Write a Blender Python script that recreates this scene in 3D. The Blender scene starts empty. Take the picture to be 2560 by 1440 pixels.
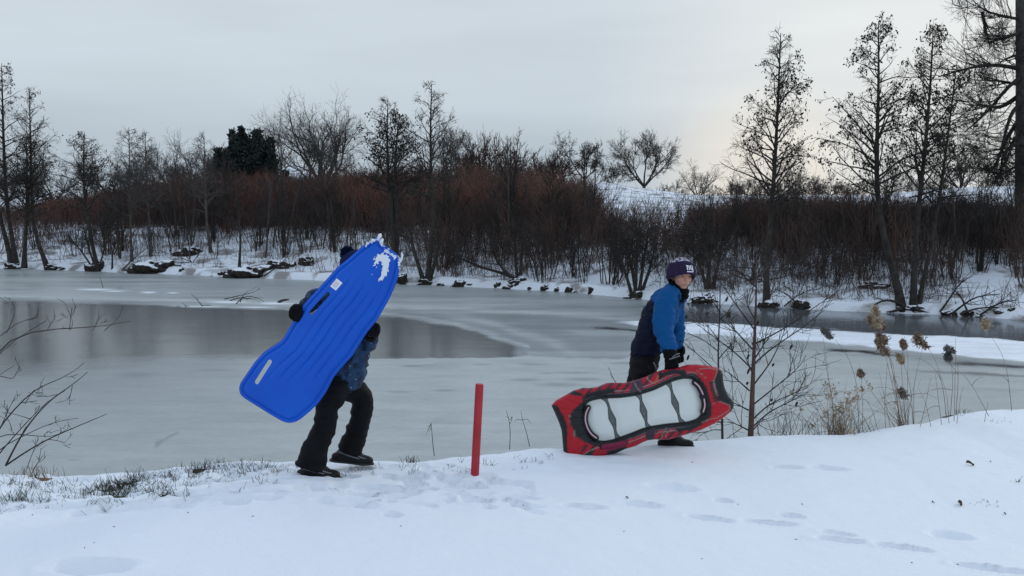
import bpy, bmesh, math, random
import numpy as np
from mathutils import Vector, Matrix, noise as mnoise

sc = bpy.context.scene
col = sc.collection
rad = math.radians

# ------------------------------------------------------------------ camera
F, CX, CY, HY, CAMZ = 2400.0, 1280.0, 720.0, 500.0, 1.73     # focal length, centre, horizon in photo pixels; eye height
PITCH = math.atan((CY - HY) / F)
cam_d = bpy.data.cameras.new('camera')
cam = bpy.data.objects.new('camera', cam_d)
col.objects.link(cam)
cam.location = (0, 0, CAMZ)
cam.rotation_euler = (math.pi / 2 - PITCH, 0, 0)
cam_d.sensor_width = 36
cam_d.lens = 36 * F / 2560
cam_d.clip_end = 3000
sc.camera = cam

# ------------------------------------------------------------------ exposure, sky and sun
sc.view_settings.view_transform = 'Standard'
sc.view_settings.look = 'None'
sc.view_settings.exposure = 0.19
sc.view_settings.gamma = 1
SUN_EL, SUN_AZ = rad(24), rad(48)          # azimuth measured from +Y towards +X
wd = bpy.data.worlds.new('World')
sc.world = wd
wd.use_nodes = True
nt = wd.node_tree
nt.nodes.clear()
def wn(t, **kw):
    n = nt.nodes.new(t)
    for k, v in kw.items():
        setattr(n, k, v)
    return n
w_out = wn('ShaderNodeOutputWorld')
w_bg = wn('ShaderNodeBackground')
w_bg.inputs['Strength'].default_value = 0.1
sky = wn('ShaderNodeTexSky', sky_type='NISHITA', sun_disc=False)
sky.sun_elevation = SUN_EL
sky.sun_rotation = SUN_AZ
sky.air_density = 1.2
sky.dust_density = 2.5
tc = wn('ShaderNodeTexCoord')
sep = wn('ShaderNodeSeparateXYZ')
nt.links.new(tc.outputs['Generated'], sep.inputs[0])
# overcast layer: colour by height above the horizon
ramp = wn('ShaderNodeValToRGB')
cr = ramp.color_ramp
cr.elements[0].position = 0.0
cr.elements[0].color = (0.385, 0.455, 0.525, 1)
cr.elements[1].position = 1.0
cr.elements[1].color = (0.50, 0.63, 0.81, 1)
for p, c in ((0.05, (0.415, 0.485, 0.545, 1)), (0.11, (0.515, 0.585, 0.645, 1)), (0.2, (0.565, 0.635, 0.69, 1)), (0.5, (0.53, 0.64, 0.78, 1))):
    e = cr.elements.new(p)
    e.color = c
nt.links.new(sep.outputs['Z'], ramp.inputs[0])
# soft streaks in the cloud layer
mp = wn('ShaderNodeMapping')
mp.inputs['Scale'].default_value = (1.6, 1.6, 11)
nt.links.new(tc.outputs['Generated'], mp.inputs[0])
nz = wn('ShaderNodeTexNoise')
nz.inputs['Scale'].default_value = 1.6
nz.inputs['Detail'].default_value = 4
nz.inputs['Roughness'].default_value = 0.5
nt.links.new(mp.outputs[0], nz.inputs['Vector'])
mr = wn('ShaderNodeMapRange')
mr.inputs['From Min'].default_value = 0.3
mr.inputs['From Max'].default_value = 0.7
mr.inputs['To Min'].default_value = 9.3
mr.inputs['To Max'].default_value = 10.5
nt.links.new(nz.outputs['Fac'], mr.inputs['Value'])
# a thinner, warmer and brighter part of the cloud towards the hidden sun
dt = wn('ShaderNodeVectorMath', operation='DOT_PRODUCT')
gd = Vector((math.sin(rad(25)), math.cos(rad(25)), 0.06)).normalized()
dt.inputs[1].default_value = gd
nrm = wn('ShaderNodeVectorMath', operation='NORMALIZE')
nt.links.new(tc.outputs['Generated'], nrm.inputs[0])
nt.links.new(nrm.outputs[0], dt.inputs[0])
mr2 = wn('ShaderNodeMapRange')
mr2.interpolation_type = 'SMOOTHSTEP'
mr2.inputs['From Min'].default_value = 0.93
mr2.inputs['From Max'].default_value = 1.0
mr2.inputs['To Max'].default_value = 0.62
nt.links.new(dt.outputs['Value'], mr2.inputs['Value'])
gl = wn('ShaderNodeMix', data_type='RGBA')
nt.links.new(mr2.outputs[0], gl.inputs[0])
nt.links.new(ramp.outputs[0], gl.inputs[6])
gl.inputs[7].default_value = (0.765, 0.765, 0.74, 1)
# a low cream gap in the cloud on the right horizon
dt3 = wn('ShaderNodeVectorMath', operation='DOT_PRODUCT')
dt3.inputs[1].default_value = Vector((math.sin(rad(14.5)), math.cos(rad(14.5)), 0.012)).normalized()
nt.links.new(nrm.outputs[0], dt3.inputs[0])
mr3 = wn('ShaderNodeMapRange')
mr3.interpolation_type = 'SMOOTHSTEP'
mr3.inputs['From Min'].default_value = 0.993
mr3.inputs['From Max'].default_value = 1.0
mr3.inputs['To Max'].default_value = 0.62
nt.links.new(dt3.outputs['Value'], mr3.inputs['Value'])
gl3 = wn('ShaderNodeMix', data_type='RGBA')
nt.links.new(mr3.outputs[0], gl3.inputs[0])
nt.links.new(gl.outputs[2], gl3.inputs[6])
gl3.inputs[7].default_value = (0.80, 0.74, 0.65, 1)
sc_ = wn('ShaderNodeVectorMath', operation='SCALE')
nt.links.new(gl3.outputs[2], sc_.inputs[0])
nt.links.new(mr.outputs[0], sc_.inputs['Scale'])
mixw = wn('ShaderNodeMix', data_type='RGBA')
mixw.inputs[0].default_value = 0.97
nt.links.new(sky.outputs[0], mixw.inputs[6])
nt.links.new(sc_.outputs[0], mixw.inputs[7])
nt.links.new(mixw.outputs[2], w_bg.inputs[0])
nt.links.new(w_bg.outputs[0], w_out.inputs[0])

sun_d = bpy.data.lights.new('sun', 'SUN')
sun_d.energy = 0.6
sun_d.angle = rad(25)
sun_d.color = (1.0, 0.93, 0.84)
sun = bpy.data.objects.new('sun', sun_d)
col.objects.link(sun)
sdir = Vector((math.sin(SUN_AZ) * math.cos(SUN_EL), math.cos(SUN_AZ) * math.cos(SUN_EL), math.sin(SUN_EL)))
sun.rotation_euler = sdir.to_track_quat('Z', 'Y').to_euler()

# ------------------------------------------------------------------ helpers
_f = np.array((0, math.cos(PITCH), -math.sin(PITCH)))
_u = np.array((0, math.sin(PITCH), math.cos(PITCH)))
_r = np.array((1.0, 0, 0))
_c = np.array((0, 0, CAMZ))
def ray(px, py):
    return _f + _r * ((px - CX) / F) + _u * ((CY - py) / F)
def W(px, py, Y):                 # the point seen at photo pixel (px, py) at distance Y in front of the camera
    d = ray(px, py)
    return _c + d * (Y / d[1])
def G(px, py, z=0.0):             # where that sight line meets the level z
    d = ray(px, py)
    return _c + d * ((z - CAMZ) / d[2])
def proj(P):                      # world points -> photo pixels (used to carry surveyed outlines on to the ice)
    v = P - _c
    w = v @ _f
    return CX + F * (v @ _r) / w, CY - F * (v @ _u) / w

def sm(x, a, b):
    t = np.clip((np.asarray(x, float) - a) / (b - a), 0, 1)
    return t * t * (3 - 2 * t)

_rngn = np.random.default_rng(5)
_perm = _rngn.random((256, 256))
def vnoise(x, y):
    xi = np.floor(x).astype(int); yi = np.floor(y).astype(int)
    fx = x - xi; fy = y - yi
    fx = fx * fx * (3 - 2 * fx); fy = fy * fy * (3 - 2 * fy)
    a = _perm[xi & 255, yi & 255]; b = _perm[(xi + 1) & 255, yi & 255]
    c = _perm[xi & 255, (yi + 1) & 255]; d = _perm[(xi + 1) & 255, (yi + 1) & 255]
    return (a * (1 - fx) + b * fx) * (1 - fy) + (c * (1 - fx) + d * fx) * fy - 0.5
def fbm(x, y, o=4):
    s = 0; a = 1.0
    for k in range(o):
        s = s + a * vnoise(x * 2 ** k + 17.3 * k, y * 2 ** k + 9.1 * k)
        a *= 0.5
    return s

def tag(o, label=None, cat=None, group=None, kind=None):
    if label:
        o['label'] = label
        if not 4 <= len(label.split()) <= 16: print('LABEL', len(label.split()), label)
    if cat: o['category'] = cat
    if group: o['group'] = group
    if kind: o['kind'] = kind
    return o
def link(o, parent=None):
    col.objects.link(o)
    if parent is not None:
        o.parent = parent
    return o
def empty(name, loc, label, cat, group=None):
    o = bpy.data.objects.new(name, None)
    o.empty_display_size = 0.1
    o.location = loc
    link(o)
    return tag(o, label, cat, group)
def mesh_np(name, V, Q, smooth=True):
    """mesh from vertices (n,3) and one array of faces (m,k)"""
    me = bpy.data.meshes.new(name)
    V = np.ascontiguousarray(V, np.float32)
    Q = np.ascontiguousarray(Q, np.int32)
    m, k = Q.shape
    me.vertices.add(len(V)); me.vertices.foreach_set('co', V.ravel())
    me.loops.add(m * k); me.loops.foreach_set('vertex_index', Q.ravel())
    me.polygons.add(m)
    me.polygons.foreach_set('loop_start', np.arange(0, m * k, k, dtype=np.int32))
    me.polygons.foreach_set('loop_total', np.full(m, k, np.int32))
    if smooth:
        me.polygons.foreach_set('use_smooth', np.ones(m, bool))
    me.update(calc_edges=True)
    return me
def obj(name, me, mat, parent=None, loc=None):
    o = bpy.data.objects.new(name, me)
    for m in (mat if isinstance(mat, (list, tuple)) else [mat]):
        me.materials.append(m)
    link(o, parent)
    if loc is not None:
        o.location = loc
    return o
def set_color(me, name, C):
    C = np.asarray(C, np.float32)
    if C.shape[1] == 3:
        C = np.concatenate([C, np.ones((len(C), 1), np.float32)], 1)
    a = me.color_attributes.new(name, 'FLOAT_COLOR', 'POINT')
    a.data.foreach_set('color', np.ascontiguousarray(C, np.float32).ravel())

def mat_new(name, base=(0.5, 0.5, 0.5), rough=0.6, spec=0.5, **kw):
    m = bpy.data.materials.new(name)
    m.use_nodes = True
    b = m.node_tree.nodes['Principled BSDF']
    b.inputs['Base Color'].default_value = (*base, 1)
    b.inputs['Roughness'].default_value = rough
    b.inputs['Specular IOR Level'].default_value = spec
    for k, v in kw.items():
        b.inputs[k.replace('_', ' ')].default_value = v
    return m
def nodes(m):
    return m.node_tree, m.node_tree.nodes['Principled BSDF']
def add_noise_color(m, c1, c2, scale, detail=4, coord='Object', lo=0.35, hi=0.65):
    t, b = nodes(m)
    tcn = t.nodes.new('ShaderNodeTexCoord')
    n = t.nodes.new('ShaderNodeTexNoise')
    n.inputs['Scale'].default_value = scale
    n.inputs['Detail'].default_value = detail
    r = t.nodes.new('ShaderNodeValToRGB')
    r.color_ramp.elements[0].position = lo; r.color_ramp.elements[0].color = (*c1, 1)
    r.color_ramp.elements[1].position = hi; r.color_ramp.elements[1].color = (*c2, 1)
    t.links.new(tcn.outputs[coord], n.inputs['Vector'])
    t.links.new(n.outputs['Fac'], r.inputs[0])
    t.links.new(r.outputs[0], b.inputs['Base Color'])
    return r
def add_bump(m, scale, strength, dist=0.01, detail=4, coord='Object', stretch=None):
    t, b = nodes(m)
    tcn = t.nodes.new('ShaderNodeTexCoord')
    n = t.nodes.new('ShaderNodeTexNoise')
    n.inputs['Scale'].default_value = scale
    n.inputs['Detail'].default_value = detail
    src = tcn.outputs[coord]
    if stretch:
        mpn = t.nodes.new('ShaderNodeMapping')
        mpn.inputs['Scale'].default_value = stretch
        t.links.new(src, mpn.inputs[0]); src = mpn.outputs[0]
    t.links.new(src, n.inputs['Vector'])
    bp = t.nodes.new('ShaderNodeBump')
    bp.inputs['Strength'].default_value = strength
    bp.inputs['Distance'].default_value = dist
    t.links.new(n.outputs['Fac'], bp.inputs['Height'])
    prev = b.inputs['Normal'].links
    if prev:
        t.links.new(prev[0].from_socket, bp.inputs['Normal'])
    t.links.new(bp.outputs[0], b.inputs['Normal'])
def use_attr(m, name='paint'):
    t, b = nodes(m)
    a = t.nodes.new('ShaderNodeAttribute')
    a.attribute_name = name
    t.links.new(a.outputs['Color'], b.inputs['Base Color'])
    return a

# grid mesh from two coordinate vectors and a height function
def grid_faces(nx, ny):
    i = np.arange(nx * ny).reshape(ny, nx)
    return np.stack([i[:-1, :-1], i[:-1, 1:], i[1:, 1:], i[1:, :-1]], -1).reshape(-1, 4)
# ================================================================== SETTING
snow_mat = mat_new('snow', (0.86, 0.885, 0.92), 0.65, 0.25)
add_bump(snow_mat, 9, 0.3, 0.03, 5)
add_bump(snow_mat, 70, 0.45, 0.008, 4)
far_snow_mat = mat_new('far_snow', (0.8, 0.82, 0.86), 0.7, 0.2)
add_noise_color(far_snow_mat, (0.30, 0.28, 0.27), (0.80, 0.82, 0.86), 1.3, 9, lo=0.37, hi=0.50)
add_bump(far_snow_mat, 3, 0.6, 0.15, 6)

WATER = -1.2
# ---- near bank: the crest line as (photo x, photo y, distance)
CREST = [(-900, 1190, 6.0), (0, 1171, 6.3), (150, 1173, 6.35), (370, 1164, 6.4), (500, 1142, 6.45), (600, 1135, 6.5), (740, 1133, 6.5), (940, 1139, 6.55), (1060, 1139, 6.6),
         (1250, 1120, 6.9), (1400, 1101, 7.2), (1600, 1095, 7.5), (1750, 1094, 7.7), (1880, 1085, 7.9), (2000, 1080, 8.1), (2100, 1074, 8.3),
         (2250, 1052, 8.6), (2330, 1042, 8.75), (2400, 1022, 8.9), (2450, 1014, 9.0), (2560, 1009, 9.1), (3200, 985, 10.0)]
_cp = np.array([W(*c) for c in CREST])
_cx = np.concatenate([[-60, -12], _cp[:, 0], [12, 60]])
_cy = np.concatenate([[4, 5.6], _cp[:, 1], [11.5, 16]])
_cz = np.concatenate([[0, 0], _cp[:, 2], [-0.2, -0.2]])

# footprints and dents: photo x, y, length and width in metres, heading in degrees
DENTS = [(1192, 1230, .27, .10, -8, .03), (1269, 1226, .20, .09, 5, .022), (1297, 1213, .34, .10, 3, .028), (1014, 1217, .26, .10, 5, .026), (1069, 1205, .2, .12, -12, .03),
         (1125, 1218, .22, .10, -6, .022), (919, 1231, .18, .1, 0, .025), (933, 1250, .14, .09, 0, .022), (976, 1280, .15, .1, 6, .024), (1459, 1232, .34, .11, -2, .034),
         (1608, 1216, .34, .11, -4, .03), (1772, 1243, .33, .12, -10, .036), (1927, 1243, .36, .11, -10, .036), (1978, 1221, .2, .1, -25, .03), (2098, 1266, .26, .09, -18, .026),
         (2101, 1287, .33, .12, -12, .036), (2258, 1301, .36, .12, -20, .042), (2476, 1362, .40, .13, -24, .042), (2545, 1365, .3, .1, -20, .03), (1809, 1189, .16, .08, -15, .022),
         (2073, 1105, .35, .12, 0, .025), (1969, 1108, .3, .1, 0, .02), (225, 1436, .55, .2, 0, .045), (583, 1251, .3, .1, 2, .022), (664, 1250, .22, .09, 2, .02),
         (225, 1269, .3, .14, 6, .03), (334, 1271, .5, .15, 4, .034), (432, 1268, .3, .12, 4, .03), (1120, 1178, .2, .1, 0, .03), (1150, 1190, .24, .1, 0, .03), (1085, 1170, .2, .1, 0, .025),
         (1230, 1178, .24, .1, 0, .03), (1290, 1182, .26, .1, 0, .025), (2393, 1408, .07, .07, 0, .03), (1680, 1170, .4, .15, 0, .02), (2380, 1255, .3, .2, 0, .02)]
DENTS = [(a, b, L * (0.82 if a > 1400 and a not in (2476, 2380, 1680) else 0.8), w, h, d) for a, b, L, w, h, d in DENTS]
_dr = random.Random(11)
for k in range(46):                               # trampled snow round the post and along the left crest
    DENTS.append((_dr.uniform(960, 1330), _dr.uniform(1150, 1250), _dr.uniform(.06, .2), _dr.uniform(.05, .1), _dr.uniform(-30, 30), _dr.uniform(.006, .022)))
for k in range(120):
    DENTS.append((_dr.uniform(-60, 960), _dr.uniform(1150, 1262), _dr.uniform(.07, .45), _dr.uniform(.05, .13), _dr.uniform(-10, 22), _dr.uniform(.006, .026)))

def ground_base(x, y):
    yc = np.interp(x, _cx, _cy); zc = np.interp(x, _cx, _cz)
    t = y - yc
    z = zc * sm(y, 3.0, 6.2)
    k = 0.09
    z = z - 0.62 * k * np.logaddexp(0, t / k) * (t > -1.5)
    z = np.maximum(z, -1.5)
    near = sm(t, -2.6, -0.2) * (1 - sm(t, 0.3, 1.2)) * (1 - 0.6 * sm(x, -0.5, 2.0))
    z = z + 0.05 * fbm(x * 0.45, y * 0.6, 3)
    z = z + near * (0.035 * fbm(x * 1.6, y * 3.2, 4) + 0.02 * fbm(x * 5 + 3, y * 9, 3))
    z = z + 0.006 * fbm(x * 4, y * 4, 3)
    return z
def ground_z(x, y):
    return float(ground_base(np.array([x]), np.array([y]))[0])
def on_ground(px, py):                            # where the sight line meets the near snow
    d = ray(px, py)
    for yy in np.arange(3.6, 12, 0.01):
        p = _c + d * (yy / d[1])
        if ground_z(p[0], p[1]) >= p[2]:
            return p
    return p
def spaced(lo, a, b, hi, step, grow=1.12):
    mid = list(np.arange(a, b, step))
    L = []; s = step; v = a
    while v > lo:
        s *= grow; v -= s; L.append(v)
    R = []; s = step; v = mid[-1]
    while v < hi:
        s *= grow; v += s; R.append(v)
    return np.array(L[::-1] + mid + R)
gx = spaced(-60, -4.6, 6.2, 60, 0.02)
gy = spaced(-40, 3.9, 10.6, 13.5, 0.02)
X, Y = np.meshgrid(gx, gy)
Z = ground_base(X, Y)
for (px, py, L, wd_, ang, dep) in DENTS:
    p = G(px, py, -0.03)
    a = rad(ang)
    sx = (np.abs(gx - p[0]) < L); sy = (np.abs(gy - p[1]) < L)
    if not sx.any() or not sy.any():
        continue
    ii = np.ix_(sy, sx)
    dx = X[ii] - p[0]; dy = Y[ii] - p[1]
    u = (dx * math.cos(a) + dy * math.sin(a)) / (L / 2); v = (-dx * math.sin(a) + dy * math.cos(a)) / (wd_ / 2)
    r = np.sqrt(u * u + v * v + 0.25 * u * v) + 0.25 * fbm(X[ii] * 14, Y[ii] * 14, 2)
    Z[ii] = Z[ii] - 1.9 * dep * (1 - sm(r, 0.62, 1.08)) + 0.26 * dep * np.exp(-((r - 1.25) / 0.22) ** 2)
gme = mesh_np('ground', np.stack([X, Y, Z], -1).reshape(-1, 3), grid_faces(len(gx), len(gy)))
ground = tag(obj('ground', gme, snow_mat), 'snow covered near bank with shallow footprints', None, None, 'structure')

# ---- far bank and hills: shoreline as (x, y)
SHORE = np.array([(-90, 58), (-45, 50), (-21.9, 41), (-15, 38.3), (-10.3, 36.4), (-3.9, 33.2), (0, 31.6), (1.5, 30.6), (3.8, 28.4), (5.7, 26.8), (7.7, 25.7), (10.5, 24.6), (12.3, 23.3), (17, 21.5), (30, 19.5), (90, 17)])
def shore_y(x):
    return np.interp(x, SHORE[:, 0], SHORE[:, 1]) + 0.5 * vnoise(np.asarray(x) * 0.7, np.asarray(x) * 0 + 3.3) + 0.25 * vnoise(np.asarray(x) * 2.3, np.asarray(x) * 0 + 8.3)
RIDGE = np.array([(-90, 1.9), (-42, 1.95), (-33, 1.6), (-22, 2.0), (-12, 2.3), (-4, 2.35), (3.5, 2.9), (6.0, 2.85), (10, 2.2), (13, 1.95), (21, 1.95), (28, 2.1), (32, 2.6), (90, 2.6)])
def far_z(x, y):
    x = np.asarray(x, float); y = np.asarray(y, float)
    t = y - shore_y(x)
    z = -1.45 + 0.5 * sm(t, -0.25, 0.45) + 1.4 * sm(t, 0.2, 9.5)
    rz = np.interp(x, RIDGE[:, 0], RIDGE[:, 1]) - 0.45
    z = z + rz * sm(t, 9, 37)
    z = z + 0.12 * fbm(x * 0.35, y * 0.35, 4) * sm(t, -0.1, 3) + 0.10 * fbm(x * 1.3, y * 1.3, 3) * sm(t, 0, 1)
    z = z - 0.6 * sm(t, 45, 75)
    z = z + 6.4 * np.exp(-((x + 36) / 10.0) ** 2 - ((y - 165) / 22.0) ** 2)
    return z
def on_far(px, py):                               # where the sight line meets the far bank
    d = ray(px, py)
    prev = None
    for yy in np.arange(21, 120, 0.15):
        p = _c + d * (yy / d[1])
        if far_z(p[0], p[1]) >= p[2] and yy > shore_y(p[0]) - 0.2:
            return p
    return p
fx = spaced(-700, -46, 46, 700, 0.3, 1.15)
tt = np.concatenate([np.arange(-1.2, 2, 0.1), np.arange(2, 14, 0.25), np.arange(14, 60, 0.8), np.array([62, 66, 72, 80, 90, 100, 106, 112, 118, 124, 130, 136, 142, 150, 160, 180, 220, 300, 450, 700, 1200, 2200])])
X, T = np.meshgrid(fx, tt)
Yf = T + shore_y(X)
Zf = far_z(X, Yf)
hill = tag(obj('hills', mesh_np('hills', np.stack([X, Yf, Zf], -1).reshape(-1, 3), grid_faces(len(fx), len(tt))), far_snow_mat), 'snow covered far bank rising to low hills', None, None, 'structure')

# ---- ice on the pond: shades surveyed on the photo and carried on to the level sheet
sv = np.concatenate([[-3.0, -1.6, -1.0], np.linspace(-0.72, 0.72, 620), [1.0, 1.6, 3.0]])
yv = 1.0 / np.linspace(1 / 7.0, 1 / 62.0, 560)
S2, Y2 = np.meshgrid(sv, yv)
X2 = S2 * Y2
P = np.stack([X2, Y2, np.full_like(X2, WATER)], -1).reshape(-1, 3)
px, py = proj(P)
wob = 6 * fbm(P[:, 0] * 0.8, P[:, 1] * 0.8, 4) + 2.5 * fbm(P[:, 0] * 3.1, P[:, 1] * 2.1, 4)
wx = px + 40 * fbm(P[:, 0] * 0.5 + 5, P[:, 1] * 0.5, 4)
pyw = py + wob * np.clip((py - 680) / 120, 0.12, 1.3)
def band(xs, ys):                                 # y of a surveyed line at each x
    return np.interp(wx, xs, ys)
C = np.empty((len(P), 3)); R = np.empty(len(P))
near = np.array((0.435, 0.455, 0.44)); light = np.array((0.46, 0.48, 0.465)); mid = np.array((0.25, 0.27, 0.275)); dark = np.array((0.15, 0.155, 0.156)); snowc = np.array((0.84, 0.86, 0.90))
C[:] = near; R[:] = 0.42
def put(mask, c, r):
    global C, R
    m = np.clip(mask, 0, 1)[:, None]
    C = C * (1 - m) + np.asarray(c) * m
    R = R * (1 - m[:, 0]) + r * m[:, 0]
# ice darkens to the left; blurred reflection of the far trees painted into its colour
put((1 - sm(wx, 150, 900)) * (1 - sm(pyw, 820, 1150)) * 0.9, mid * 0.62, 0.28)
put((1 - sm(wx, 300, 1100)) * 0.34, mid * 1.05, 0.36)
# everything beyond the lower edge of the thin dark ice
edge = band([0, 450, 700, 945, 1200, 1320, 1560, 1700], [930, 895, 888, 899, 897, 893, 894, 860])
soft = np.interp(wx, [0, 450, 700, 900], [70, 24, 10, 2.5])
put((1 - np.clip((pyw - edge) / soft + 0.5, 0, 1)) * (1 - sm(wx, 1540, 1700)), mid, 0.3)
up = band([0, 300, 560, 760, 945, 1000, 1150, 1250, 1320, 1340], [752, 760, 770, 778, 788, 793, 818, 846, 872, 880])
m = sm(pyw, 0, 1) * np.clip((pyw - up) / 6 + 0.5, 0, 1) * (1 - np.clip((pyw - edge) / soft + 0.5, 0, 1)) * (1 - sm(wx, 1290, 1325))
put(m, dark, 0.16)
# light frosted bands beyond it
l1 = band([0, 300, 700, 1000, 1300, 1600, 1700], [738, 746, 757, 766, 778, 800, 815])
put(np.exp(-((pyw - l1) / 7) ** 2) * 0.85 * (1 - 0.5 * sm(wx, 1300, 1600)), light * 1.15, 0.5)
far_b = 1 - np.clip((pyw - l1) / 6 + 0.2, 0, 1)
put(far_b * 0.7 * (1 - sm(wx, 1500, 1750)), light * 0.86, 0.36)
l2 = band([900, 1000, 1150, 1290, 1340, 1330, 1500], [778, 786, 812, 850, 872, 884, 890])
put(np.exp(-((pyw - l2) / 5) ** 2) * sm(wx, 880, 1000) * (1 - sm(wx, 1330, 1420)) * 0.7, light, 0.5)
l3 = band([1000, 1200, 1400, 1450], [770, 800, 862, 885])
put(np.exp(-((pyw - l3) / 9) ** 2) * sm(wx, 1020, 1150) * (1 - sm(wx, 1420, 1480)) * 0.55, light, 0.5)
# streaks drawn out by the wind
stq = fbm(P[:, 0] * 0.25 + 0.3 * P[:, 1], P[:, 1] * 1.6, 5)
put(np.clip((stq - 0.12) * 2.2, 0, 0.45) * (py < 890) * (1 - m), light * 0.95, 0.45)
put(np.clip((-stq - 0.12) * 2.2, 0, 0.40) * (py < 890) * (1 - m), mid * 0.8, 0.24)
blot = fbm(P[:, 0] * 0.9, P[:, 1] * 1.5 + 40, 3)
put(np.clip((blot - 0.33) * 3, 0, 0.30) * (py > 900), mid * 1.05, 0.3)
# dark open water along the right shore, snow strip on the ice, cracks
top = band([1480, 1600, 1702, 2029, 2205, 2240, 2560, 3400], [803, 803, 807, 822, 829, 835, 854, 905])
bot = band([1480, 1600, 1702, 1959, 2100, 2328, 2560, 3400], [806, 818, 829, 853, 863, 884, 902, 965])
m_w = sm(wx, 1560, 1720) * (1 - np.clip((pyw - top) / 2.5 + 0.5, 0, 1))
put(m_w, np.array((0.115, 0.122, 0.13)), 0.13)
m_s = sm(wx, 1500, 1600) * np.clip((pyw - top) / 2 + 0.5, 0, 1) * (1 - np.clip((pyw - bot) / 3 + 0.5, 0, 1))
put(m_s, snowc, 0.7)
gap = band([2000, 2064, 2150, 2223, 2260], [815, 818, 826, 831, 834])
put(np.exp(-((pyw - gap) / 2.0) ** 2) * sm(wx, 1990, 2040) * (1 - sm(wx, 2220, 2260)) * 0.6, mid, 0.3)
cr1 = band([2040, 2064, 2187, 2230], [872, 873, 884, 888]); cr2 = band([2320, 2420, 2560, 2900], [902, 909, 917, 940]); cr3 = band([1460, 1560, 1660], [819, 824, 833])
under = bot + 12
put(np.exp(-((pyw - under) / 9) ** 2) * sm(wx, 1750, 2000) * 0.55, mid * 1.0, 0.3)
put(np.exp(-((pyw - cr1) / 3.0) ** 2) * sm(wx, 2030, 2080) * (1 - sm(wx, 2170, 2260)), (0.03, 0.03, 0.035), 0.12)
put(np.exp(-((pyw - cr2) / 4.0) ** 2) * sm(wx, 2310, 2400) * 0.8, (0.05, 0.05, 0.055), 0.12)
put(np.exp(-((pyw - band([2250, 2560], [922, 940])) / 2.5) ** 2) * sm(wx, 2250, 2330) * 0.55, (0.08, 0.08, 0.085), 0.2)
put(np.exp(-((pyw - cr3) / 2.0) ** 2) * sm(wx, 1455, 1500) * (1 - sm(wx, 1640, 1660)), (0.03, 0.03, 0.035), 0.12)
put(np.exp(-((pyw - 826) / 4) ** 2) * sm(wx, 1420, 1480) * (1 - sm(wx, 1540, 1560)) * 0.3, mid, 0.2)
# small snow patches far left, faint dark flecks in the near ice
def patch(x, y, a, b, c, r, k=1.0):
    put(np.exp(-(((px - x) / a) ** 2 + ((py - y) / b) ** 2) ** 1.5) * k, c, r)
for q in ((235, 724, 42, 2.2), (285, 728, 26, 1.6), (372, 731, 18, 2.2), (432, 732, 14, 1.6), (575, 755, 50, 2.5), (690, 758, 40, 3), (505, 766, 60, 1.6), (640, 768, 50, 1.8)):
    patch(*q, snowc, 0.7, 0.9)
for q in ((1330, 911, 34, 2.5), (1435, 932, 50, 3), (1365, 933, 18, 2), (1312, 950, 40, 4), (1400, 962, 60, 5), (1460, 948, 40, 4), (1030, 915, 26, 2.5), (1000, 980, 30, 2.5), (1110, 976, 26, 2.5), (1205, 911, 24, 2),
          (1560, 908, 40, 2.5), (1600, 932, 40, 2.5), (185, 1150, 16, 2), (535, 925, 40, 3), (340, 938, 50, 8), (300, 720, 8, 3)):
    patch(*q, mid * 0.72, 0.3, 0.6)
# a trail on the ice
tl = np.interp(px, [385, 400, 430, 450], [1115, 1106, 1088, 1080])
put(np.exp(-((py - tl) / (3.5 + 4 * (px < 405))) ** 2) * sm(px, 384, 390) * (1 - sm(px, 440, 452)) * 0.55, mid * 0.55, 0.35)
ice_me = mesh_np('ice', P, grid_faces(len(sv), len(yv)))
set_color(ice_me, 'shade', np.concatenate([C, R[:, None]], 1))
ice_mat = mat_new('ice', (0.3, 0.3, 0.3), 0.3, 0.5)
t_, b_ = nodes(ice_mat)
a_ = use_attr(ice_mat, 'shade')
t_.links.new(a_.outputs['Alpha'], b_.inputs['Roughness'])
b_.inputs['IOR'].default_value = 1.31
add_bump(ice_mat, 1.2, 0.10, 0.05, 6)
# frost mottling and wind-drawn streaks in the ice itself
tc_i = t_.nodes.new('ShaderNodeTexCoord'); last_ = a_.outputs['Color']
for sc_i, st_i, lo_i, hi_i in ((2.2, (0.45, 1.3, 1), 0.90, 1.09), (14, (0.6, 1, 1), 0.94, 1.06)):
    mp_i = t_.nodes.new('ShaderNodeMapping'); mp_i.inputs['Scale'].default_value = st_i; t_.links.new(tc_i.outputs['Object'], mp_i.inputs[0])
    n_i = t_.nodes.new('ShaderNodeTexNoise'); n_i.inputs['Scale'].default_value = sc_i; n_i.inputs['Detail'].default_value = 6; t_.links.new(mp_i.outputs[0], n_i.inputs['Vector'])
    r_i = t_.nodes.new('ShaderNodeMapRange'); r_i.inputs['From Min'].default_value = 0.3; r_i.inputs['From Max'].default_value = 0.7; r_i.inputs['To Min'].default_value = lo_i; r_i.inputs['To Max'].default_value = hi_i; t_.links.new(n_i.outputs['Fac'], r_i.inputs['Value'])
    v_i = t_.nodes.new('ShaderNodeVectorMath'); v_i.operation = 'SCALE'; t_.links.new(last_, v_i.inputs[0]); t_.links.new(r_i.outputs[0], v_i.inputs['Scale']); last_ = v_i.outputs[0]
t_.links.new(last_, b_.inputs['Base Color'])
ice = tag(obj('ice', ice_me, ice_mat), 'grey frozen pond with dark thin ice and a snow strip', None, None, 'structure')
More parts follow.
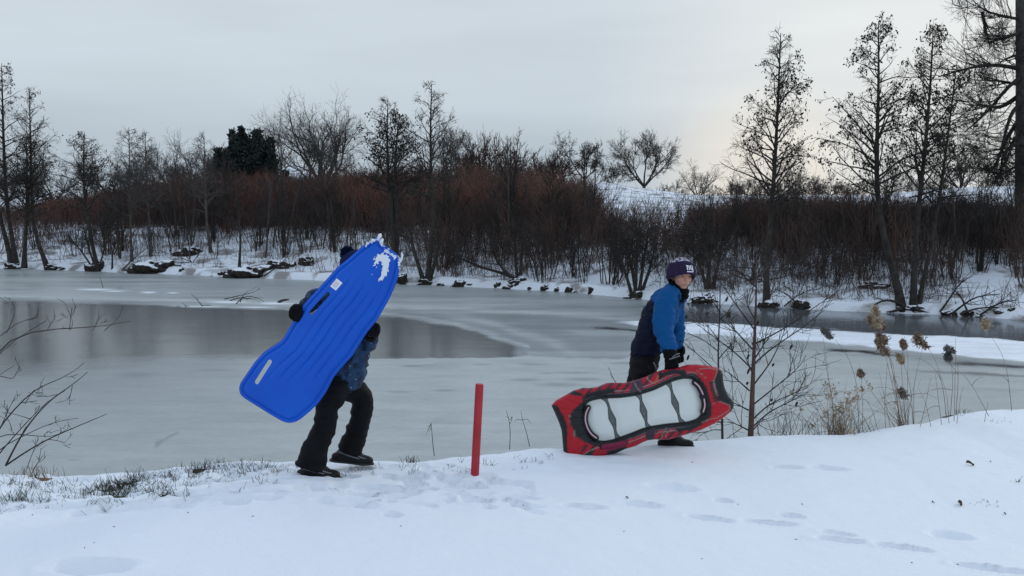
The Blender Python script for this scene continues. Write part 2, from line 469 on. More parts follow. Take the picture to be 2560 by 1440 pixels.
# ================================================================== VEGETATION
def bark(name, c1, c2, rough=0.85):
    m = mat_new(name, c1, rough, 0.2)
    add_noise_color(m, c1, c2, 6, 4)
    return m
bark_dark = bark('dark_bark', (0.030, 0.027, 0.025), (0.060, 0.052, 0.047))
bark_grey = bark('grey_bark', (0.060, 0.054, 0.050), (0.105, 0.095, 0.088))
bark_red = bark('red_bark', (0.075, 0.042, 0.036), (0.125, 0.075, 0.062))
twig_dark = bark('dark_twigs', (0.030, 0.026, 0.024), (0.055, 0.046, 0.042))
twig_grey = bark('grey_twigs', (0.065, 0.058, 0.055), (0.11, 0.098, 0.092))
catkin_mat = bark('catkins', (0.022, 0.019, 0.016), (0.05, 0.042, 0.034))
brush_red = mat_new('red_brush', (0.06, 0.03, 0.026), 0.9, 0.1)
add_noise_color(brush_red, (0.085, 0.063, 0.055), (0.15, 0.075, 0.062), 0.28, 3, lo=0.40, hi=0.62)
brush_brown = mat_new('brown_brush', (0.05, 0.036, 0.03), 0.9, 0.1)
add_noise_color(brush_brown, (0.105, 0.078, 0.066), (0.20, 0.112, 0.088), 0.3, 3, lo=0.4, hi=0.62)

for m in (brush_red, brush_brown):                # the brush takes each bush's tone on top of the twig colour
    t_, b_ = nodes(m)
    src = b_.inputs['Base Color'].links[0].from_socket
    a_ = t_.nodes.new('ShaderNodeAttribute'); a_.attribute_name = 'tone'
    v_ = t_.nodes.new('ShaderNodeVectorMath'); v_.operation = 'MULTIPLY'
    t_.links.new(src, v_.inputs[0]); t_.links.new(a_.outputs['Color'], v_.inputs[1]); t_.links.new(v_.outputs[0], b_.inputs['Base Color'])
def unit(v):
    return v / np.maximum(np.linalg.norm(v, axis=-1, keepdims=True), 1e-9)
def grow(rng, P0, D, L, r0, r1, n, wig, up):
    """N branches at once -> points (N,n+1,3) and radii (N,n+1)"""
    N = len(P0)
    pts = np.empty((N, n + 1, 3)); pts[:, 0] = P0
    d = unit(D)
    L = np.broadcast_to(np.asarray(L, float), (N,)); up = np.broadcast_to(np.asarray(up, float), (N,))
    for i in range(n):
        d = d + rng.normal(0, wig, (N, 3))
        d[:, 2] += up / n
        d = unit(d)
        pts[:, i + 1] = pts[:, i] + d * (L / n)[:, None]
    t = np.linspace(0, 1, n + 1)
    r = np.asarray(r0, float).reshape(-1, 1) * (1 - t) + np.asarray(r1, float).reshape(-1, 1) * t
    r = np.broadcast_to(r, (N, n + 1)).copy()
    return pts, r
def spawn(rng, pts, rr, k, t0, t1, ang, sd=0.2, even=False):
    """k children per parent -> start points, directions, parent radius there, t, parent index"""
    N, n1 = rr.shape
    par = np.repeat(np.arange(N), k)
    if even:
        t = t0 + (t1 - t0) * (np.tile(np.arange(k), N) + rng.random(N * k)) / k
    else:
        t = rng.uniform(t0, t1, N * k)
    f = t * (n1 - 1); i = np.minimum(f.astype(int), n1 - 2); w = (f - i)[:, None]
    p = pts[par, i] * (1 - w) + pts[par, i + 1] * w
    tg = unit(pts[par, i + 1] - pts[par, i])
    q = rng.normal(0, 1, tg.shape)
    q = unit(q - tg * np.sum(q * tg, 1, keepdims=True))
    a = np.clip(rng.normal(ang, sd, len(t)), 0.1, 1.7)[:, None]
    d = tg * np.cos(a) + q * np.sin(a)
    r = rr[par, i] * (1 - w[:, 0]) + rr[par, i + 1] * w[:, 0]
    return p, d, r, t, par
class Tubes:
    def __init__(s):
        s.V = []; s.Q = []; s.n = 0
    def add(s, pts, rr, sides=3):
        N, n1, _ = pts.shape
        tg = np.empty_like(pts)
        tg[:, 1:-1] = pts[:, 2:] - pts[:, :-2]
        tg[:, 0] = pts[:, 1] - pts[:, 0]; tg[:, -1] = pts[:, -1] - pts[:, -2]
        tg = unit(tg)
        md = unit(pts[:, -1] - pts[:, 0])
        ref = np.where(np.abs(md[:, :1]) < 0.8, np.array([[1.0, 0, 0]]), np.array([[0, 1.0, 0]]))[:, None, :]
        u = unit(np.cross(tg, np.broadcast_to(ref, tg.shape))); v = np.cross(tg, u)
        a = np.arange(sides) * 2 * math.pi / sides
        V = pts[:, :, None, :] + rr[:, :, None, None] * (np.cos(a)[None, None, :, None] * u[:, :, None, :] + np.sin(a)[None, None, :, None] * v[:, :, None, :])
        idx = s.n + np.arange(N * n1 * sides).reshape(N, n1, sides)
        b = np.roll(idx, -1, 2)
        Q = np.stack([idx[:, :-1], b[:, :-1], b[:, 1:], idx[:, 1:]], -1).reshape(-1, 4)
        s.V.append(V.reshape(-1, 3)); s.Q.append(Q); s.n += N * n1 * sides
        return s
    def specks(s, P, size, rng, hang=0.7):
        """small leaf-sized diamonds"""
        N = len(P)
        d = rng.normal(0, 0.5, (N, 3)); d[:, 2] -= hang; d = unit(d)
        q = unit(np.cross(d, rng.normal(0, 1, (N, 3))))
        L = size * rng.uniform(0.6, 1.3, (N, 1)); w = L * rng.uniform(0.35, 0.6, (N, 1))
        V = np.stack([P, P + d * L * .5 + q * w * .5, P + d * L, P + d * L * .5 - q * w * .5], 1)
        Q = s.n + np.arange(N * 4).reshape(N, 4)
        s.V.append(V.reshape(-1, 3)); s.Q.append(Q); s.n += N * 4
    def arrays(s):
        return np.concatenate(s.V), np.concatenate(s.Q)
    def build(s, name, mat, parent=None, origin=None):
        V, Q = s.arrays()
        if origin is not None:
            V = V - np.asarray(origin)
        return obj(name, mesh_np(name, V, Q), mat, parent)
def resample(pl, n):
    pl = np.asarray(pl, float)
    d = np.concatenate([[0], np.cumsum(np.linalg.norm(np.diff(pl, axis=0), axis=1))])
    t = np.linspace(0, d[-1], n)
    # smooth (Catmull-like) by interpolating then averaging
    q = np.stack([np.interp(t, d, pl[:, k]) for k in range(3)], 1)
    for _ in range(2):
        q[1:-1] = 0.25 * q[:-2] + 0.5 * q[1:-1] + 0.25 * q[2:]
    return q
def pix_line(pts, depth, jit=0.0, rng=None):
    """photo polyline at one distance -> world polyline; jit moves inner points in depth for real 3D"""
    out = []
    for i, (a, b) in enumerate(pts):
        d = depth + (rng.uniform(-jit, jit) if jit and i else 0)
        out.append(W(a, b, d))
    return np.array(out)

def alder(label, trunks, r0, width, t_low, seed, bare=0.0, mats=None, group='alders on the far bank', depth=None, nb=46, nb2=None, leafsize=0.085, droop=0.5, leaves=2.0, name='alder_tree', cat='tree'):
    """straight-stemmed tree: trunks = photo polylines, first point on the bank; crown half-width in metres"""
    rng = np.random.default_rng(seed)
    base = on_far(*trunks[0][0]) if depth is None else W(*trunks[0][0], depth)
    mats = mats or (bark_dark, twig_dark, catkin_mat)
    o = empty(name, base, label, cat, group)
    tk = Tubes(); cw = Tubes(); lf = Tubes(); has = False
    for ti, tr in enumerate(trunks):
        ln = resample(pix_line(tr, base[1], 0.25, rng), 15)
        ln[0, 2] -= 0.25
        t = np.linspace(0, 1, 15)
        rr = 0.62 * r0 * (1 - t) ** 0.8 + 0.010
        rr[0] *= 1.6; rr[1] *= 1.12
        tk.add(ln[None], rr[None], 8)
        H = np.linalg.norm(ln[-1] - ln[0])
        p, d, r, tt_, par = spawn(rng, ln[None], rr[None], nb if ti == 0 or nb2 is None else nb2, t_low, 0.985, 0.9, 0.18, even=True)
        s = (tt_ - t_low) / (1 - t_low)
        Lb = width * (1.0 - s) ** 0.95 * (0.6 + 0.4 * sm(s, 0, 0.14)) * rng.uniform(0.45, 1.1, len(s)) * 1.4 + 0.16
        d = unit(d * np.array([1, 1, 0.5]) + np.array([0, 0, 0.24]))
        b1, r1 = grow(rng, p, d, Lb, np.minimum(r * 0.42, 0.024) + 0.005, 0.005, 7, 0.13, droop * rng.uniform(-0.6, 1.0, len(p)))
        cw.add(b1, r1, 4)
        p, d, r, t2, par = spawn(rng, b1, r1, 9, 0.22, 1.0, 0.75, 0.25)
        kk = rng.random(len(par)) < np.clip(0.28 + 0.9 * Lb[par] / Lb.max(), 0, 1)
        p, d, r, t2, par = p[kk], d[kk], r[kk], t2[kk], par[kk]
        L2 = (Lb[par] * 0.34 * (1.15 - t2) + 0.14) * rng.uniform(0.5, 1.2, len(p))
        b2, r2 = grow(rng, p, d, L2, 0.0062, 0.004, 4, 0.18, -0.1)
        cw.add(b2, r2, 3)
        p, d, r, t3, par = spawn(rng, b2, r2, 4, 0.2, 1.0, 0.75, 0.3)
        b3, r3 = grow(rng, p, d, L2[par] * 0.45 + 0.06, 0.0042, 0.003, 2, 0.2, -0.25)
        cw.add(b3, r3, 3)
        if bare < 1:
            k = rng.random(len(b3)) > bare
            # leaves and cones keep to clusters: some branches carry many, some none
            clump = fbm(b3[:, 0, 0] * 1.4 + seed, b3[:, 0, 2] * 1.4 + b3[:, 0, 1], 3) > -0.05
            ends = b3[k & clump, -1]
            ends = np.repeat(ends, int(leaves), 0) + rng.normal(0, 0.03, (len(ends) * int(leaves), 3))
            if len(ends):
                lf.specks(ends, leafsize, rng); has = True
    tk.build('trunk', mats[0], o, base)
    cw.build('crown', mats[1], o, base)
    if has:
        lf.build('leaves', mats[2], o, base)
    return o

def spread(label, base_px, top_py, width_px, seed, depth, forks=3, mats=None, group='bare trees on the hill', trunk_frac=0.16, r0=None, lean=0.0, open_=0.5, levels=5, twigs=3, name='bare_tree', cat='tree', up=0.22):
    """round-crowned bare tree that forks low; size from its photo outline"""
    rng = np.random.default_rng(seed)
    base = W(base_px[0], base_px[1], depth)
    base[2] = min(base[2], float(far_z(base[0], base[1])) + 0.0)
    H = W(base_px[0], top_py, depth)[2] - base[2]
    Wd = width_px / F * depth
    r0 = r0 or H * 0.028
    mats = mats or (bark_grey, twig_grey)
    o = empty(name, base, label, cat, group)
    tk = Tubes(); cw = Tubes()
    p0 = np.array([[0, 0, -0.2]])
    b, r = grow(rng, p0, np.array([[lean, 0, 1.0]]), H * trunk_frac + 0.2, r0 * 1.25, r0, 4, 0.04, 0)
    tk.add(b, r, 8)
    P = np.repeat(b[:, -1], forks + 1, 0); n = len(P)
    az = np.arange(n) * 2 * math.pi / n + rng.random() * 6
    sp = open_ * rng.uniform(0.6, 1.2, n); sp[0] *= 0.3
    D = np.stack([np.cos(az) * sp * Wd / H * 1.7, np.sin(az) * sp * Wd / H * 1.7, np.ones(n)], 1)
    rad_ = np.full(n, r0 * 0.62)
    L = H * 0.36 * rng.uniform(0.8, 1.15, n)
    for lv in range(levels):
        b, r = grow(rng, P, D, L, rad_, rad_ * 0.6, 5, 0.10 + 0.02 * lv, up)
        (tk if lv == 0 else cw).add(b, r, 6 if lv == 0 else (4 if lv < 3 else 3))
        # side branches along the limb and a fork at the end
        k = 2
        p1, d1, rr1, t1_, par1 = spawn(rng, b, r, twigs if lv else 2, 0.25, 0.95, 0.75, 0.2)
        p2 = np.repeat(b[:, -1], k, 0); par2 = np.repeat(np.arange(len(b)), k)
        tg = unit(b[:, -1] - b[:, -2])[par2]
        q = rng.normal(0, 1, tg.shape); q = unit(q - tg * np.sum(q * tg, 1, keepdims=True))
        a = rng.uniform(0.2, 0.55, (len(tg), 1))
        d2 = tg * np.cos(a) + q * np.sin(a)
        L1 = L[par1] * rng.uniform(0.35, 0.7, len(p1)); L2 = L[par2] * rng.uniform(0.55, 0.8, len(p2))
        P = np.concatenate([p1, p2]); D = np.concatenate([d1, d2])
        rad_ = np.maximum(np.concatenate([rr1 * 0.55, r[par2, -1] * 0.8]), 0.007)
        L = np.concatenate([L1, L2])
        if len(P) > 8000:
            ch = rng.choice(len(P), 8000, replace=False)
            P, D, rad_, L = P[ch], D[ch], rad_[ch], L[ch]
    tk.build('trunk', mats[0], o); cw.build('crown', mats[1], o)
    return o

def bush_arrays(seed, H, nst, spread_, tw=7, tw2=2, r=0.013, low=0.4, rt=0.0068):
    """many-stemmed bush as plain arrays, base at the origin"""
    rng = np.random.default_rng(seed)
    T = Tubes()
    az = rng.uniform(0, 6.28, nst); s = spread_ * np.sqrt(rng.random(nst))
    P0 = np.stack([np.cos(az) * s * 0.25, np.sin(az) * s * 0.25, np.full(nst, -0.12)], 1)
    D = np.stack([np.cos(az) * s, np.sin(az) * s, np.full(nst, H)], 1)
    L = H * rng.uniform(0.6, 1.12, nst)
    b, rr = grow(rng, P0, D, L, r * rng.uniform(0.7, 1.3, nst), 0.005, 5, 0.09, 0.15)
    T.add(b, rr, 3)
    p, d, r_, t, par = spawn(rng, b, rr, tw, low, 1.0, 0.55, 0.2)
    L2 = L[par] * 0.30 * rng.uniform(0.5, 1.2, len(p))
    b2, r2 = grow(rng, p, d, L2, rt, rt * 0.6, 3, 0.14, 0.25)
    T.add(b2, r2, 3)
    if tw2:
        p, d, r_, t, par = spawn(rng, b2, r2, tw2, 0.2, 1.0, 0.6, 0.25)
        b3, r3 = grow(rng, p, d, L2[par] * 0.5, rt * 0.75, rt * 0.5, 2, 0.15, 0.1)
        T.add(b3, r3, 3)
    return T.arrays()

# ---- brush massed on the slope: nobody could count its bushes
def brush(name, label, mat, protos, inside, n, seed, hmin, hmax):
    rng = np.random.default_rng(seed)
    VV = []; QQ = []; CC = []; off = 0; made = 0; tries = 0
    while made < n and tries < n * 30:
        tries += 1
        q = inside(rng)
        if q is None:
            continue
        x, y, hs = q
        V, Q = protos[rng.integers(len(protos))]
        a = rng.uniform(0, 6.28); s = rng.uniform(hmin, hmax) * hs
        c, si = math.cos(a) * s * rng.uniform(0.8, 1.2), math.sin(a) * s
        M = np.array([[c, -si, 0], [si, c, 0], [0, 0, s]])
        VV.append(V @ M.T + np.array([x, y, float(far_z(x, y))])); QQ.append(Q + off); off += len(V); made += 1
        # each bush has its own tone: grey, brown or reddish twigs
        tone = np.array([(1.0, 1.0, 1.0), (1.35, 1.3, 1.25), (0.62, 0.66, 0.70), (1.3, 1.0, 0.92), (0.8, 0.82, 0.85)][rng.integers(5)]) * rng.uniform(0.75, 1.3)
        CC.append(np.tile(tone, (len(V), 1)))
    me = mesh_np(name, np.concatenate(VV), np.concatenate(QQ)); set_color(me, 'tone', np.concatenate(CC))
    o = obj(name, me, mat)
    return tag(o, label, None, None, 'stuff')
protoB = [bush_arrays(100 + k, 1.0, 15, 0.62, 8, 2, 0.0062, 0.3, 0.0045) for k in range(6)]
def px_of(x, y, z):
    a, b = proj(np.array([[x, y, z]])); return a[0], b[0]
def region(px0, px1, t0, t1, hole=None, y_top=None, gap=-0.30):
    def f(rng):
        px_ = rng.uniform(px0, px1)
        t = rng.uniform(t0 + 2.2 * float(fbm(np.array([px_ * 0.012]), np.array([7.7]), 3)[0]), t1)
        # find the spot on the bank at this bearing and distance from the shore
        s = (px_ - CX) / F
        y = 34.0
        for _ in range(14):
            y = float(shore_y(s * y)) + t
        x = s * y
        if hole is not None and hole(px_, t):
            return None
        hs = 1.0
        if y_top is not None:                     # keep the top of the mass at its surveyed skyline
            lim = np.interp(px_, [q[0] for q in y_top], [q[1] for q in y_top])
            zt = W(px_, lim, y)[2]
            hs = (zt - float(far_z(x, y)))
            if hs < 0.35:
                return None
            hs = min(hs, 2.3)
            cl = float(fbm(np.array([x * 0.33 + 4]), np.array([y * 0.33]), 3)[0])
            if cl < gap:
                return None                       # snow shows between the clumps
            hs *= 0.80 + 0.5 * min(max(cl + 0.15, 0), 0.5)
        return x, y, hs
    return f
topL = [(-80, 520), (40, 512), (110, 500), (240, 482), (400, 458), (560, 442), (870, 432), (960, 436)]
brush('red_brush', 'dark red leafless brush massed along the left slope', brush_red, protoB, region(-120, 960, 7.6, 32, None, topL), 1150, 21, 0.82, 1.04)
topC = [(860, 434), (1000, 425), (1120, 425), (1250, 430), (1400, 440), (1470, 455), (1530, 520), (1640, 535)]
brush('brown_brush', 'dark brown leafless brush massed in the middle of the far bank', brush_brown, protoB, region(860, 1560, 8.0, 28, lambda p, t: p > 1475 and t > 9, topC, -0.08), 440, 22, 0.68, 1.14)
topR = [(1440, 530), (1560, 540), (1640, 525), (1700, 505), (1800, 498), (1900, 490), (2050, 496), (2200, 500), (2350, 498), (2560, 496), (2700, 500)]
brush('russet_brush', 'russet leafless brush massed along the right bank', brush_red, protoB, region(1450, 2720, 6.8, 15, None, topR, -0.2), 420, 23, 0.72, 1.2)

# ---- separate thin-stemmed bushes on the snowy foot of the bank
protoS = []
for k in range(9):
    V, Q = bush_arrays(300 + k, 1.0, 6 + 2 * (k % 4), 0.36, 3, 1, 0.0075, 0.4, 0.0042)
    protoS.append(mesh_np('stems', V, Q)); set_color(protoS[-1], 'tone', np.tile(np.array([(0.7, 0.7, 0.7), (1.2, 1.1, 1.0)][k % 2]), (len(V), 1)))
    protoS[-1].materials.append([twig_dark, brush_brown, brush_red, twig_dark, bark_dark][k % 5])
_r4 = random.Random(4)
nb = 0
def thin_bush(px, py, h):
    global nb
    p = on_far(px, py)
    o = bpy.data.objects.new('leafless_shrub', protoS[nb % 9]); nb += 1
    o.location = p; o.rotation_euler = (0, 0, _r4.uniform(0, 6.28)); o.scale = (h * _r4.uniform(.8, 1.3), h * _r4.uniform(.8, 1.3), h)
    link(o)
    tag(o, 'one of the thin leafless shrubs in the snow at the foot of the far bank', 'shrub', 'leafless shrubs at the foot of the far bank')
for k in range(84):
    thin_bush(_r4.uniform(-20, 960), _r4.uniform(585, 645), _r4.uniform(0.9, 1.9))
for k in range(64):
    a = _r4.uniform(1080, 1600)
    thin_bush(a, _r4.uniform(585, 690 + (a - 1000) * 0.05), _r4.uniform(1.3, 2.5))
for k in range(84):
    a = _r4.uniform(1620, 2580)
    thin_bush(a, _r4.uniform(600, 700 + (a - 1620) * 0.03), _r4.uniform(1.0, 2.0))
# thin single stems, dead stalks and litter all over the foot of the bank: nobody could count them
rng = np.random.default_rng(77)
N_ = 12500
pxs = np.concatenate([rng.uniform(-60, 1000, 2600), rng.uniform(960, 2640, N_ - 2600)])
tts = np.concatenate([0.5 + 9 * rng.random(2600) ** 0.8, 0.5 + 8.5 * rng.random(N_ - 2600) ** 0.7])
yy = np.full(N_, 34.0)
for _ in range(12):
    yy = shore_y((pxs - CX) / F * yy) + tts
xx = (pxs - CX) / F * yy
keep_ = fbm(xx * 0.45, yy * 0.45, 3) + 0.35 * rng.random(N_) > -0.05
xx, yy, tts = xx[keep_], yy[keep_], tts[keep_]; n_ = len(xx)
P0 = np.stack([xx, yy, far_z(xx, yy) - 0.03], 1)
D = np.stack([rng.normal(0, 0.28, n_), rng.normal(0, 0.28, n_), np.ones(n_)], 1)
flat_ = rng.random(n_) < 0.22
D[flat_] = np.stack([rng.normal(0, 1, flat_.sum()), rng.normal(0, 0.6, flat_.sum()), rng.uniform(0.05, 0.4, flat_.sum())], 1)
Lr = np.where(flat_, rng.uniform(0.2, 0.9, n_), rng.uniform(0.25, 1.9, n_) * (0.4 + 0.6 * sm(tts, 0.5, 4)))
Tu = Tubes()
b1, r1 = grow(rng, P0, D, Lr, rng.uniform(0.005, 0.010, n_), 0.004, 4, 0.10, 0.1)
Tu.add(b1, r1, 3)
p, d, r_, t_k, par = spawn(rng, b1, r1, 2, 0.3, 0.95, 0.6, 0.2)
b2, r2 = grow(rng, p, d, Lr[par] * rng.uniform(0.2, 0.5, len(p)), 0.0045, 0.003, 3, 0.12, 0.2)
Tu.add(b2, r2, 3)
under_m = mat_new('dead_stems', (0.07, 0.055, 0.05), 0.9, 0.1); add_noise_color(under_m, (0.055, 0.046, 0.042), (0.15, 0.105, 0.09), 0.6, 4)
tag(Tu.build('undergrowth', under_m), 'thin dead stems and litter covering the snowy foot of the far bank', None, None, 'stuff')

# ---- slender young trees rising through the brush: five kinds, copied with their parts
protoT = []
for k in range(5):
    rng = np.random.default_rng(900 + k)
    T = Tubes(); Cw = Tubes()
    nst = (1, 2, 1, 3, 2)[k]
    az = rng.uniform(0, 6.28, nst)
    D = np.stack([np.cos(az) * 0.12, np.sin(az) * 0.12, np.ones(nst)], 1) + rng.normal(0, 0.05, (nst, 3))
    b, r = grow(rng, np.zeros((nst, 3)) + (0, 0, -0.06), D, rng.uniform(0.8, 1.0, nst), 0.0105, 0.002, 10, 0.035, 0.15)
    T.add(b, r, 5)
    p, d, rr, t, par = spawn(rng, b, r, 22, 0.3, 0.98, 0.7, 0.2, even=True)
    L = 0.30 * (1.1 - t) * rng.uniform(0.5, 1.2, len(p)) + 0.03
    b1, r1 = grow(rng, p, d, L, np.minimum(rr * 0.45, 0.0035), 0.0012, 6, 0.12, 0.35)
    Cw.add(b1, r1, 3)
    p, d, rr, t, par = spawn(rng, b1, r1, 6, 0.2, 1.0, 0.65, 0.2)
    b2, r2 = grow(rng, p, d, L[par] * 0.4 * rng.uniform(0.5, 1.2, len(p)), 0.0013, 0.0008, 3, 0.14, 0.2)
    Cw.add(b2, r2, 3)
    o = empty('young_tree', (0, 0, 0), 'one of the slender bare young trees rising out of the brush on the far bank', 'tree', 'slender young trees in the far bank brush')
    T.build('trunk', bark_dark if k % 2 else bark_grey, o); Cw.build('crown', twig_dark, o)
    protoT.append(o)
_r8 = random.Random(8)
for k in range(58):
    a = _r8.uniform(180, 1480) if k < 36 else _r8.uniform(1640, 2540)
    base = on_far(a, _r8.uniform(585, 650) + max(0, a - 1000) * 0.025)
    h = _r8.uniform(2.6, 5.0) if a < 1500 else _r8.uniform(2.0, 3.6)
    if k < 5:
        o = protoT[k]
    else:
        src = protoT[k % 5]; o = src.copy(); col.objects.link(o)
        for ch in list(src.children):
            c = ch.copy(); c.parent = o; col.objects.link(c)
    o.location = base; o.scale = (h, h, h); o.rotation_euler = (_r8.uniform(-.07, .07), _r8.uniform(-.09, .09), _r8.uniform(0, 6.28))
# ---- the tall trees along the far shore
G_L = 'tall trees on the left shore'
alder('tall tree at the left edge of the photo with dead leaves and straight trunk', [[(42, 664), (30, 600), (14, 480), (8, 330), (4, 158)], [(30, 660), (5, 560), (-30, 420), (-42, 300)]], 0.16, 2.1, 0.3, 1, 0.2, nb=50, nb2=26, group=G_L)
alder('tall bare tree second from the left edge, its trunk bent at the foot', [[(122, 668), (98, 630), (84, 560), (78, 450), (76, 330), (73, 222)], [(60, 655), (66, 560), (68, 460), (66, 340)]], 0.13, 1.9, 0.3, 2, 0.62, nb=54, group=G_L)
alder('medium tree on the left shore with a dense dark knot of twigs and drooping tips', [[(246, 680), (228, 600), (212, 500), (208, 420), (211, 330)]], 0.13, 2.1, 0.38, 3, 0.45, nb=54, droop=-1.1, group=G_L)
alder('slim grey tree right of the drooping dark tree', [[(330, 655), (326, 560), (324, 430), (322, 318)]], 0.085, 1.5, 0.34, 4, 1, nb=44, group=G_L, mats=(bark_grey, twig_grey))
alder('slim grey tree with a pointed top left of the forked hill tree', [[(377, 642), (372, 540), (366, 430), (362, 330)]], 0.08, 1.4, 0.34, 5, 1, nb=44, group=G_L, mats=(bark_grey, twig_grey))
alder('thin crooked sapling rising from a dark root at the left waterline', [[(280, 676), (282, 630), (266, 570), (268, 520)]], 0.05, 0.7, 0.4, 6, 1, nb=16, group=G_L)
alder('thin straight tree left of the dark evergreen', [[(528, 632), (516, 560), (512, 450), (510, 338)]], 0.10, 1.3, 0.34, 7, 1, nb=40, group=G_L, mats=(bark_grey, twig_grey))
alder('leaning young trunk at the waterline beside a fallen bough on the left', [[(598, 668), (602, 600), (594, 520), (598, 440)]], 0.07, 0.9, 0.4, 8, 1, nb=22, group=G_L)
alder('fan of slanting dark stems at the left waterline below the drooping tree', [[(236, 676), (205, 630), (168, 585)], [(240, 676), (222, 620), (206, 560)], [(246, 674), (262, 620), (258, 560)]], 0.055, 0.6, 0.45, 9, 1, nb=10, group=G_L)

# hill trees behind the brush
spread('forked bare tree with two crooked limbs on the hill left of the evergreen', (455, 470), 333, 150, 31, 62, 3, open_=0.95, trunk_frac=0.08, levels=5)
spread('rounded pale bare crown rising behind the dark evergreen', (648, 450), 312, 125, 32, 84, 4, open_=0.55, levels=5)
spread('slender pale bare tree between the evergreen and the large spreading tree', (702, 450), 326, 60, 33, 84, 2, open_=0.5, levels=4)
spread('largest bare tree on the hill with a wide vase shaped crown right of the evergreen', (806, 440), 240, 165, 34, 74, 7, open_=0.66, trunk_frac=0.05, levels=6, r0=0.22, twigs=4)
spread('bare tree with a crooked limb reaching left beside the largest hill tree', (790, 440), 345, 130, 35, 72, 2, open_=1.0, lean=-0.45, trunk_frac=0.12, levels=4, r0=0.15)
spread('rounded greyish bare crown right of the tall pointed tree', (1128, 470), 330, 140, 36, 66, 5, open_=0.55, levels=6)
for i, (bx, by, tp, wd2, lb) in enumerate([(1195, 480, 352, 105, 'tallest of the dark broom shaped bushes at the crest of the brush'), (1272, 480, 366, 110, 'dark broom shaped bush in the middle of the crest of the brush'), (1375, 480, 386, 115, 'dark broom shaped bush nearest the open snowy hill'), (1325, 480, 415, 80, 'low dark bush between two broom shaped bushes on the crest'), (1160, 480, 395, 60, 'narrow dark bush left of the tallest broom shaped bush')]):
    V, Q = bush_arrays(400 + i, 1, 40, 0.5, 9, 4, 0.012, 0.25)
    p = W(bx, by, 58 + i); h = W(bx, tp, p[1])[2] - p[2]
    p[2] = min(p[2], float(far_z(p[0], p[1])) + 0.1)
    h = W(bx, tp, p[1])[2] - p[2]
    bme = mesh_np('twigs', V, Q); set_color(bme, 'tone', np.tile(np.array((0.75, 0.75, 0.78)), (len(V), 1)))
    o = obj('broom_bush', bme, brush_brown, None, p)
    o.scale = (wd2 / F * p[1] * 0.85, wd2 / F * p[1] * 0.85, h)
    tag(o, lb, 'bush', 'broom shaped bushes on the crest')
spread('bare tree on the left shoulder of the open snowy hill', (1462, 470), 345, 105, 41, 60, 3, open_=0.6, levels=6, mats=(bark_dark, twig_dark))
spread('small bare tree between the two larger trees on the snowy hill', (1525, 478), 405, 70, 42, 66, 4, open_=0.6, levels=5, mats=(bark_dark, twig_dark))
spread('bare tree with a wide fan crown alone on the right shoulder of the snowy hill', (1610, 486), 335, 150, 43, 70, 4, open_=0.72, levels=6, trunk_frac=0.12, mats=(bark_dark, twig_dark))
for i, (bx, tp, wd2, lb) in enumerate([(1745, 405, 110, 'far bare thicket tree on the skyline right of the snowy hill'), (1685, 440, 90, 'low far tree on the skyline just right of the fan crowned tree'), (1880, 430, 120, 'far bare tree on the skyline left of the pointed alder'), (1985, 400, 110, 'far rounded bare tree on the skyline right of the pointed alder'),
                                      (2075, 425, 130, 'low far bare tree on the skyline left of the twin leaning alders'), (2225, 395, 150, 'dark rounded tree on the skyline behind the leaning alder'), (2400, 330, 190, 'dense dark bare tree behind the thin right hand alder'), (2480, 400, 140, 'low far bare tree beside the giant trunk at the right edge')]):
    spread(lb, (bx, 492), tp, wd2, 50 + i, 88 - 3 * i, 5, open_=0.75, levels=5, group='far bare trees on the right skyline', trunk_frac=0.1, mats=(bark_grey, twig_grey) if i < 5 else (bark_dark, twig_dark))

for i, (bx, tp, wd2, dp, lb) in enumerate([(130, 372, 170, 70, 'wide brownish bare crown in the gap right of the two left edge trees'), (275, 385, 150, 74, 'low brownish bare crown between the drooping tree and the slim grey trees'), (20, 390, 150, 72, 'hazy bare crown behind the trees at the left edge'), (420, 400, 110, 70, 'small hazy bare crown right of the two slim grey trees'), (560, 372, 90, 78, 'hazy bare crown touching the left side of the evergreen'), (500, 395, 110, 74, 'low bare crown behind the thin straight tree'), (340, 372, 120, 78, 'hazy bare crown behind the two slim grey trees')]):
    spread(lb, (bx, 500), tp, wd2, 150 + i, dp, 5, open_=0.8, levels=6, group='hazy bare crowns behind the left shore', trunk_frac=0.08)
for i, (bx, tp, wd2, lb) in enumerate([(1835, 440, 90, 'first low far tree left of the pointed alder'), (1925, 445, 100, 'low far tree hidden by the foot of the pointed alder crown'), (2035, 438, 100, 'low far tree in the gap right of the pointed alder'), (2130, 432, 120, 'low far tree under the left side of the leaning alder crown'), (2290, 425, 120, 'low far tree between the twin alder trunks'), (2345, 415, 120, 'low far tree behind the thinnest alder'), (2520, 425, 110, 'low far tree nearest the giant trunk')]):
    spread(lb, (bx, 500), tp, wd2, 170 + i, 70 + 2 * i, 6, open_=0.85, levels=5, group='low far trees on the right skyline', trunk_frac=0.06, mats=(bark_dark, twig_dark))

